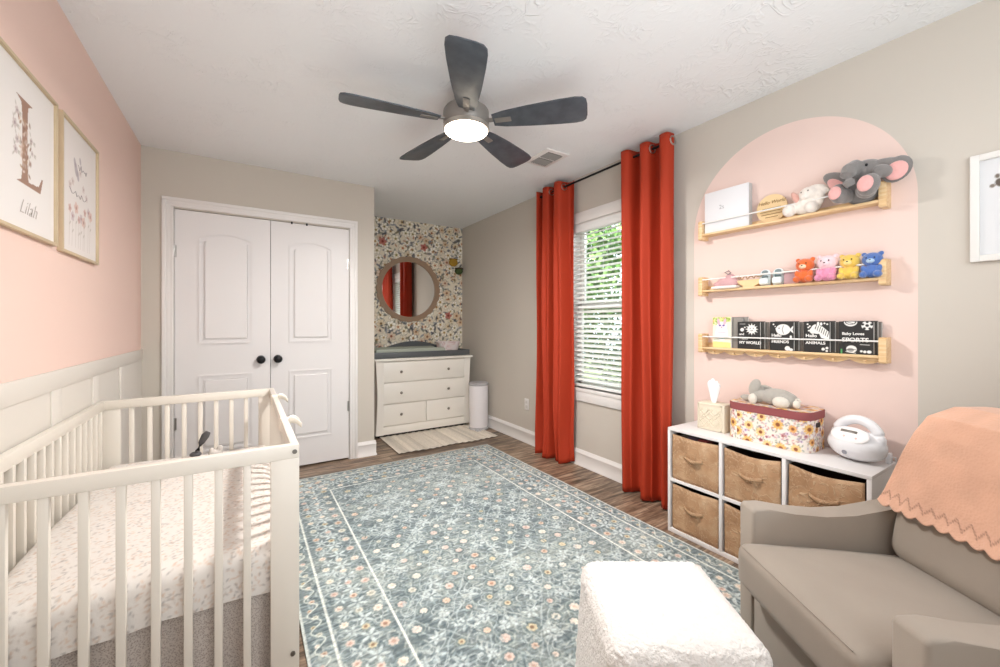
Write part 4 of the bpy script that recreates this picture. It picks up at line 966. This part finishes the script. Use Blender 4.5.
# tissue box
tb = thing('tissue_box', 'cream woven-pattern tissue box cover with a white tissue', 'tissue box', (2.275, 1.252, oz))
TBM = mat('cream_ceramic', 'ddd3bf', .6, bump=(200, .2, .002)); a, b, xf, xb = 1.176, 1.330, 2.198, 2.30
MB().box(xf, xb, a, b, oz, oz+.150, .003).build('box_cover', TBM, tb)
mb = MB()
Mx = FR((xf-.0005, b, oz), (0, -1, 0), (0, 0, 1))
for s in (-1, 1):
    for q in range(-5, 8):
        P = []
        for i in range(7):
            u = .012+.121*i/6; vv = s*(u-.0725)+.02*q+.02+ .0; P.append((u, vv))
        P = [(u, vv) for u, vv in P if .012 < vv < .138]
        if len(P) > 1 and (q % 3): mb.tube([(u, vv, .0005) for u, vv in P], .0028, 6, M=Mx)
mb.box(.004, .141, .004, .010, 0, .003, M=Mx).box(.004, .141, .140, .146, 0, .003, M=Mx).box(.004, .010, .004, .146, 0, .003, M=Mx).box(.135, .141, .004, .146, 0, .003, M=Mx)
mb.build('lattice_relief', TBM, tb)
def fts(u, v):
    t_ = u*2*PI; r_ = .010+.024*v**.7+(.004*math.sin(3*t_)+.004*math.sin(5*t_+1))*v; return (2.25+r_*math.cos(t_)*.45, 1.262+r_*math.sin(t_)*1.05+.004*v, oz+.148+.115*v+(.014*math.sin(2*t_+1)+.009*math.sin(5*t_))*v*v)
o = MB().grid(fts, 28, 12, closed=True).build('tissue', mat('tissue_white', 'f0eff0', .9), tb, angle=180)
# floral box
fbx = thing('floral_storage_box', 'sunflower-print lidded box with maroon lid band on the storage unit', 'box', (2.272, .962, oz))
Lb, Db, Hb, rr_ = .372, .215, .172, .055
def stad(t):                        # rounded-rectangle perimeter by arclength
    segs = [('l', (-Lb/2+rr_, -Db/2), (Lb/2-rr_, -Db/2)), ('a', (Lb/2-rr_, -Db/2+rr_), -PI/2), ('l', (Lb/2, -Db/2+rr_), (Lb/2, Db/2-rr_)), ('a', (Lb/2-rr_, Db/2-rr_), 0),
            ('l', (Lb/2-rr_, Db/2), (-Lb/2+rr_, Db/2)), ('a', (-Lb/2+rr_, Db/2-rr_), PI/2), ('l', (-Lb/2, Db/2-rr_), (-Lb/2, -Db/2+rr_)), ('a', (-Lb/2+rr_, -Db/2+rr_), PI)]
    for s in segs:
        ln = math.dist(s[1], s[2]) if s[0] == 'l' else rr_*PI/2
        if t <= ln+1e-9:
            if s[0] == 'l': q = t/ln; return (s[1][0]+(s[2][0]-s[1][0])*q, s[1][1]+(s[2][1]-s[1][1])*q)
            a_ = s[2]+t/rr_; return (s[1][0]+rr_*math.cos(a_), s[1][1]+rr_*math.sin(a_))
        t -= ln
    return (-Lb/2+rr_, -Db/2)
per_ = 2*(Lb-2*rr_)+2*(Db-2*rr_)+2*PI*rr_
def sunprint(cv):
    for i in range(int(cv.w*cv.h*7000)):
        cv.ell(rng.uniform(0, cv.w), rng.uniform(0, cv.h), .006, .0028, ['8f9a84', 'b5a3b8', 'c98f86', '7d8a78', 'c9b0a0', 'a77a86'][i % 6], rng.uniform(0, 3), .85)
    for i in range(int(cv.w*cv.h*500)):
        cv.flower(rng.uniform(0, cv.w), rng.uniform(0, cv.h), rng.uniform(.006, .010), 5, ['a45a63', 'c9b6d0', 'b8747a', 'd8c6da'][i % 4], '6b4a44', rng.uniform(0, 3), .3)
    pts = []
    for i in range(3000):
        x, y = rng.uniform(0, cv.w), rng.uniform(0, cv.h)
        if all(math.hypot(x-p, y-q) > .058 for p, q in pts): pts.append((x, y))
    for i, (x, y) in enumerate(pts): r = [.026, .019, .023][i % 3]; cv.flower(x, y, r, 11, ['e5b66a', 'e0a862', 'edc98a'][i % 3], '8a4c2c', i, .36, .35)
cv = Canvas(per_, Hb-.0, .003, 'ece2d8'); sunprint(cv)
tab = np.array([stad(s) for s in np.linspace(0, per_-1e-6, cv.nx)]); Mf = FR((2.272, .962, oz), (0, -1, 0), (1, 0, 0))
def ff(u, v): 
    lx = tab[:, 0][None, :]+0*u; ly = tab[:, 1][None, :]+0*u; return 2.272+ly, .962-lx, oz+.001+v
cv.build('box_wall', painted('sunflower_print', .6), ff, fbx)
P = [stad(per_*q/64) for q in range(64)]
MB().prism([(2.272+y*.98, .962-x*.98) for x, y in P], oz, oz+.004).build('box_base', mat('box_cream', 'e3d8cc', .7), fbx)
def lidp(s): return [(2.272+y*s, .962-x*(1+(s-1)*.6)) for x, y in P]
MB().prism(lidp(1.022), oz+Hb-.022, oz+Hb+.015, bev=.002).build('lid', mat('maroon_band', '8f4a4c', .7), fbx)
cv = Canvas(Lb, Db, .004, 'e0c9bc'); sunprint(cv)
msk_out = (np.clip(np.abs(cv.X-Lb/2)-(Lb/2-rr_), 0, None)**2+np.clip(np.abs(cv.Y-Db/2)-(Db/2-rr_), 0, None)**2) > (rr_-.002)**2
def ft(u, v):
    x = u-Lb/2; y = v-Db/2; cx_ = np.clip(x, -(Lb/2-rr_), Lb/2-rr_); cy_ = np.clip(y, -(Db/2-rr_), Db/2-rr_); dx, dy = x-cx_, y-cy_; d_ = np.hypot(dx, dy)+1e-9; s = np.minimum(1, rr_/d_); return 2.272+cy_+dy*s, .962-(cx_+dx*s), oz+Hb+.0162+0*u
cv.build('lid_top', painted('lid_print', .6), ft, fbx)
MB().prism([(-.02, -.011), (.02, -.011), (.023, 0), (.02, .011), (-.02, .011), (-.023, 0)], 0, .002, FR((2.258, .962-Lb/2-.001, oz+.125), (1, 0, 0), (0, 0, 1))).build('handle_hole', mat('handle_black', '201a18', .6), fbx)
# lying plush
lz = oz+Hb+.017
o = thing('plush_elephant', 'small pale grey plush elephant lying on the floral box lid', 'plush toy', (2.25, .97, lz)); G2 = plush_mat('pale_grey_plush', 'a8a39b'); W2 = plush_mat('white_plush', 'd9d3c8')
remesh(MB().ell((2.25, .945, lz+.036), (.042, .075, .037)).ell((2.25, 1.02, lz+.038), (.036, .036, .036)).ell((2.245, 1.065, lz+.016), (.018, .035, .015)).ell((2.25, .90, lz+.03), (.04, .035, .03)).build('elephant_body', G2, o))
MB().ell((2.228, 1.028, lz+.070), (.014, .024, .040), (.35, 0, 0)).build('ear', G2, o)
MB().ell((2.275, 1.0, lz+.062), (.012, .035, .016), (.2, 0, 0)).build('ear', G2, o)
MB().ell((2.212, 1.030, lz+.020), (.016, .018, .024)).build('paw', W2, o)
MB().ell((2.212, .915, lz+.021), (.022, .034, .024)).build('paw', W2, o)
MB().ell((2.235, .865, lz+.018), (.016, .014, .018)).tube([(2.24, .875, lz+.035), (2.238, .858, lz+.042), (2.236, .85, lz+.03)], .004).build('tail', W2, o)
# breast pump
pm = thing('breast_pump', 'white rounded electric pump with carry handle at the right end of the storage unit', 'breast pump', (2.27, .635, oz))
GW = mat('glossy_white_plastic', 'e6e6e9', .25, coat=.3)
px_, py_ = 2.265, .637; ang = math.radians(-12)
Mq = Matrix.Translation((px_, py_, oz)) @ Matrix.Rotation(ang, 4, 'Z')
mb = MB(Mq).ell((0, 0, .068), (.080, .106, .066), seg=32).ell((.005, 0, .05), (.078, .100, .05), seg=32)
hp = [(.004+.012*math.sin(a_),   .082*math.cos(a_), .095+.080*math.sin(a_)) for a_ in np.linspace(-.15, PI+.15, 26)]
mb.tube(hp, .021, 14)
o = mb.build('pump_body', GW, pm); remesh(o, .0035, 12)
Mc = Mq @ FR((-.046, 0, .112), (0, -1, 0), (.62, 0, .78))
cp = MB(Mc).ell((0, 0, .003), (.072, .040, .012), seg=32).build('control_panel', mat('panel_white', 'f2eeee', .3), pm)
MB(Mc).box(-.032, .028, .006, .017, .012, .0165, .001).build('display', mat('display_dark', '6d675f', .3), cp)
MB(Mc).cyl((-.012, -.014, .010), (-.012, -.014, .0155), .005, seg=16).cyl((.030, -.014, .008), (.030, -.014, .0135), .005, seg=16).build('button', mat('button_pink', 'dcb9b4', .4), cp)
MB(Mq).lathe([(.009, 0), (.009, .004), (.005, .005)], M=FR((-.0765, .004, .042), (0, -1, 0), (0, .1, 1)), seg=20).build('emblem', mat('emblem_grey', '9a9ca5', .3, metal=.5), pm)
cbl = thing('power_cable', 'thin white power cable behind the pump dropping over the storage unit end', 'cable', (2.33, .55, oz))
MB().box(2.31, 2.34, .538, .556, oz, oz+.045, .003).build('plug', GW, cbl)
MB().tube([(2.325, .547, oz+.03), (2.327, .526, oz+.03), (2.332, .521, oz-.03), (2.338, .519, oz-.12), (2.35, .516, oz-.3), (2.36, .50, oz-.45)], .0025, 8).build('cord', GW, cbl)

# ------------------------------------------------------------------ armchair (local: +x = depth to the back, +y = lateral towards the far side)
k = NT('taupe_upholstery'); fabn = k.noise(500, 2); big = k.noise(5, 3)
k.l(k.mix(big, rgba('958b80'), rgba('a49a8e')), k.b.inputs['Base Color']); k.b.inputs['Roughness'].default_value = .8; k.b.inputs['Sheen Weight'].default_value = .15
k.bump(k.math('ADD', k.math('MULTIPLY', fabn, .3), k.math('MULTIPLY', k.noise(16, 3), .7)), .22, .004); UPH = k.m
ch = thing('armchair', 'taupe upholstered glider armchair beside the cube storage', 'armchair', (1.545, .772, 0), math.radians(-33.5))
CM = MW[ch.name]
AW, WT = .078, .66
def arm(y):
    P = [(0, .05), (0, .53), (.012, .544), (.06, .541), (.15, .526), (.26, .517), (.36, .522), (.46, .541), (.55, .560), (.65, .57), (.73, .56), (.75, .05)]
    mb = MB().prism(P, 0, -AW, FR((0, y, 0), (1, 0, 0), (0, 0, 1)), bev=.010)
    return mb.build('armrest', UPH, ch, local=True, angle=50)
arm(-AW); arm(-WT)
MB().box(.005, .72, -WT+AW, -AW, .05, .266, .006).build('seat_base', UPH, ch, local=True)
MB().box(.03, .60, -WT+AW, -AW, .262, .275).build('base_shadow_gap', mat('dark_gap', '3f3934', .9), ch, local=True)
MB().rbox((.230, -WT/2, .345), (.590, WT-2*AW-.004, .150), .038, 16, puff=.020, deform=lambda w: (w.x, w.y, w.z+.022*(-w.x/.295))).build('seat_cushion', UPH, ch, local=True)
zc = .325+.0725-.03
MB().tube([(-.056, -WT+AW+.03, .432), (-.056, -AW-.03, .432)], .0016, 6).tube([(-.056, -WT+AW+.03, .306), (-.056, -AW-.03, .306)], .0018, 6).build('piping', UPH, ch, local=True)
MB().rbox((0, 0, 0), (.15, WT-2*AW-.006, .505), .05, 14, deform=lambda w: (w.x, w.y*(1-.16*max(0, w.z+.1)/.35)-.02*max(0, w.z+.1)/.35, w.z), M=Matrix.Translation((.563, -WT/2, .635)) @ Matrix.Rotation(math.radians(11), 4, 'Y')).build('back_cushion', UPH, ch, local=True)
MB().box(-.030, .030, .10, WT-.10, -.42, .38, .02, M=Matrix.Translation((.685, -WT, .50)) @ Matrix.Rotation(math.radians(9), 4, 'Y')).build('back_frame', UPH, ch, local=True)
MB().lathe([(.17, .0), (.17, .018), (.15, .03), (.05, .034), (.05, .05)][::1], (.38, -WT/2, .012-.012), 36).build('swivel_base', BLACKM, ch, local=True)
# blanket draped over the back
k = NT('peach_knit'); a_ = k.n('ShaderNodeAttribute'); a_.attribute_name = 'Col'
wv_ = k.n('ShaderNodeTexVoronoi'); wv_.inputs['Scale'].default_value = 130; k.l(k.coord(), wv_.inputs['Vector'])
k.l(a_.outputs['Color'], k.b.inputs['Base Color']); k.b.inputs['Roughness'].default_value = .95; k.b.inputs['Sheen Weight'].default_value = .3
k.bump(k.math('ADD', wv_.outputs['Distance'], k.math('MULTIPLY', k.noise(6, 2), 1)), .35, .003); KNIT = k.m
path = np.array([(.815, .50), (.812, .70), (.805, .84), (.785, .893), (.740, .918), (.68, .926), (.605, .922), (.538, .888), (.510, .83), (.490, .76), (.474, .67), (.460, .60), (.455, .578)])
sl = np.r_[0, np.cumsum(np.hypot(*np.diff(path, axis=0).T))]; TL = sl[-1]; BW_ = .70
cvk = Canvas(TL, BW_, .0035, 'd9aa90')
cvk.C *= (.97+.06*vnoise(cvk.X, cvk.Y, .05, .05, 12))[..., None]
hem = cvk.X > TL-.05
cvk.C[hem] = cvk.C[hem]*.97+.03
for i, y in enumerate(np.arange(0, BW_, .018)):
    z0_ = TL-.045 if i % 2 else TL-.022; z1__ = TL-.022 if i % 2 else TL-.045
    for q in range(4): cvk.ell(z0_+(z1__-z0_)*q/4, y+.018*q/4, .0022, .0022, '8a6250')
nrmp = np.gradient(path, axis=0); nrmp /= np.linalg.norm(nrmp, axis=1)[:, None]
def fk(u, v):
    px1 = np.interp(u, sl, path[:, 0]); pz = np.interp(u, sl, path[:, 1]); t_ = u/TL
    lat = -.068-v                       # far side +
    flare = np.clip((t_-.50)/.50, 0, 1); rear = np.clip((.5-t_)/.5, 0, 1)
    edge = np.clip(1-v/.25, 0, 1)
    lat = lat-.125*edge*(1-flare)+.06*edge*rear
    wv2 = .004*np.sin(v*22+u*6)+.0015*np.sin(v*51+2)
    ext = .014*np.abs(np.sin(v*PI/.045))*np.clip((u-TL+.06)/.06, 0, 1)
    dxn = -.9*flare; 
    x = px1-wv2*flare-.006-.006*np.clip((u-TL+.03)/.03, 0, 1); z = pz-ext+.004*np.sin(v*14)*(1-flare)
    return x, lat, z
cx_, cy_, cz_ = fk(cvk.X, cvk.Y)
Mn = np.array(CM)
def fk2(u, v):
    x, y, z = fk(u, v); P = np.stack([x, y, z, np.ones_like(x)], -1)@Mn.T; return P[..., 0], P[..., 1], P[..., 2]
bk = thing('knit_blanket', 'peach knitted blanket with scalloped lace hem draped over the armchair back', 'blanket', tuple(CM@Vector((.65, -.3, .9))))
o = cvk.build('blanket_cloth', KNIT, fk2, bk); md = o.modifiers.new('t', 'SOLIDIFY'); md.thickness = .005; md.offset = 0

# ------------------------------------------------------------------ ottoman
ot = thing('ottoman', 'square ottoman in a shaggy white sherpa cover on the rug', 'ottoman', (.995, .705, .014), math.radians(-33))
k = NT('white_sherpa'); k.b.inputs['Base Color'].default_value = rgba('efece8'); k.b.inputs['Roughness'].default_value = 1; k.b.inputs['Sheen Weight'].default_value = .4
k.bump(k.math('ADD', k.noise(160, 4), k.math('MULTIPLY', k.noise(55, 3), .8)), .7, .008); SHER = k.m
def sd(w): 
    f = 1+.10*max(0, (.13-w.z))/.33; return (w.x*f, w.y*f, w.z)
o = MB().rbox((0, 0, .205), (.40, .40, .41), .05, 44, deform=sd, puff=.006).build('sherpa_cover', SHER, ot, local=True, angle=180)
tx_ = bpy.data.textures.new('fluff', 'CLOUDS'); tx_.noise_scale = .012
s1 = o.modifiers.new('s', 'SUBSURF'); s1.levels = s1.render_levels = 1
dp = o.modifiers.new('d', 'DISPLACE'); dp.texture = tx_; dp.strength = .008; dp.mid_level = .5

# ------------------------------------------------------------------ camera, lights, world
cam = bpy.data.cameras.new('camera'); co = bpy.data.objects.new('camera', cam); COL.objects.link(co)
cam.sensor_width = 36; cam.lens = 36*399.72/1000; cam.shift_y = -(333.5-323.92)/1000; cam.clip_start = .02
co.location = (0, 0, 1.1943); co.rotation_euler = (PI/2, 0, -.5682); bpy.context.scene.camera = co
def area(name, loc, tgt, sx, sy, W, col):
    l = bpy.data.lights.new(name, 'AREA'); l.shape = 'RECTANGLE'; l.size = sx; l.size_y = sy; l.energy = W; l.color = col
    o = bpy.data.objects.new(name, l); COL.objects.link(o); o.location = loc
    o.rotation_euler = (Vector(tgt)-Vector(loc)).to_track_quat('-Z', 'Y').to_euler(); return o
l = bpy.data.lights.new('fan_lamp', 'AREA'); l.shape = 'DISK'; l.size = .20; l.energy = 43; l.color = (1, .965, .93)
o = bpy.data.objects.new('fan_lamp', l); COL.objects.link(o); o.location = (FX, FY, FZ-.085)
area('room_fill', (.7, -1.1, 1.9), (1.1, 2.5, 1.1), 2.2, 1.0, 23, (.91, .965, 1))
area('ceiling_bounce', (.8, .0, 1.3), (.9, 1.3, 2.44), 1.8, 1.8, 25, (.89, .96, 1))
area('daylight', (3.9, 1.6, 3.0), (2.4, 2.25, 1.35), 1.2, 1.2, 60, (.9, .96, 1))
W = bpy.data.worlds.new('world'); bpy.context.scene.world = W; W.use_nodes = True
bg = W.node_tree.nodes['Background']; bg.inputs[0].default_value = (.80, .90, 1, 1); bg.inputs[1].default_value = 3.2
su = bpy.data.lights.new('sun', 'SUN'); su.energy = 7; su.angle = .02; so = bpy.data.objects.new('sun', su); COL.objects.link(so); so.rotation_euler = (.35, -.75, 0)
sc = bpy.context.scene
sc.view_settings.view_transform = 'Standard'; sc.view_settings.exposure = 0; sc.view_settings.look = 'None'
sc.cycles.max_bounces = 8; sc.cycles.diffuse_bounces = 5; sc.cycles.use_denoising = True
GROUPS = {'board_book': 'board books on the lowest shelf', 'plush_bear': 'plush bears on the middle shelf', 'storage_bin': 'kraft fabric bins in the cube unit',
          'curtain': 'rust orange curtains at the window', 'wall_shelf': 'pine wall shelves in the painted arch', 'garden_tree': 'trees outside the window',
          'wall_ornament': 'round ornaments beside the mirror', 'baby_sandal': 'baby sandals on the middle shelf', 'rail_tie': 'cloth ties on the crib rail',
          'folded_cloth': 'cloths in the upper left bin', 'door_catch': 'catches above the closet doors'}
for o in bpy.data.objects:
    if o.parent is None and 'label' in o:
        g = GROUPS.get(o.name.split('.')[0])
        if g: o['group'] = g
        if o.name.split('.')[0] == 'picture_frame' and o.location.x < 0: o['group'] = 'framed prints on the blush wall'

for o in bpy.data.objects:
    if o.get('label', '').startswith('small cream plush bunny'): o.scale = (1.12, 1.12, 1.15)
    if o.get('label', '').startswith('small pale grey plush elephant'): o.scale = (1.08, 1.12, 1.15)
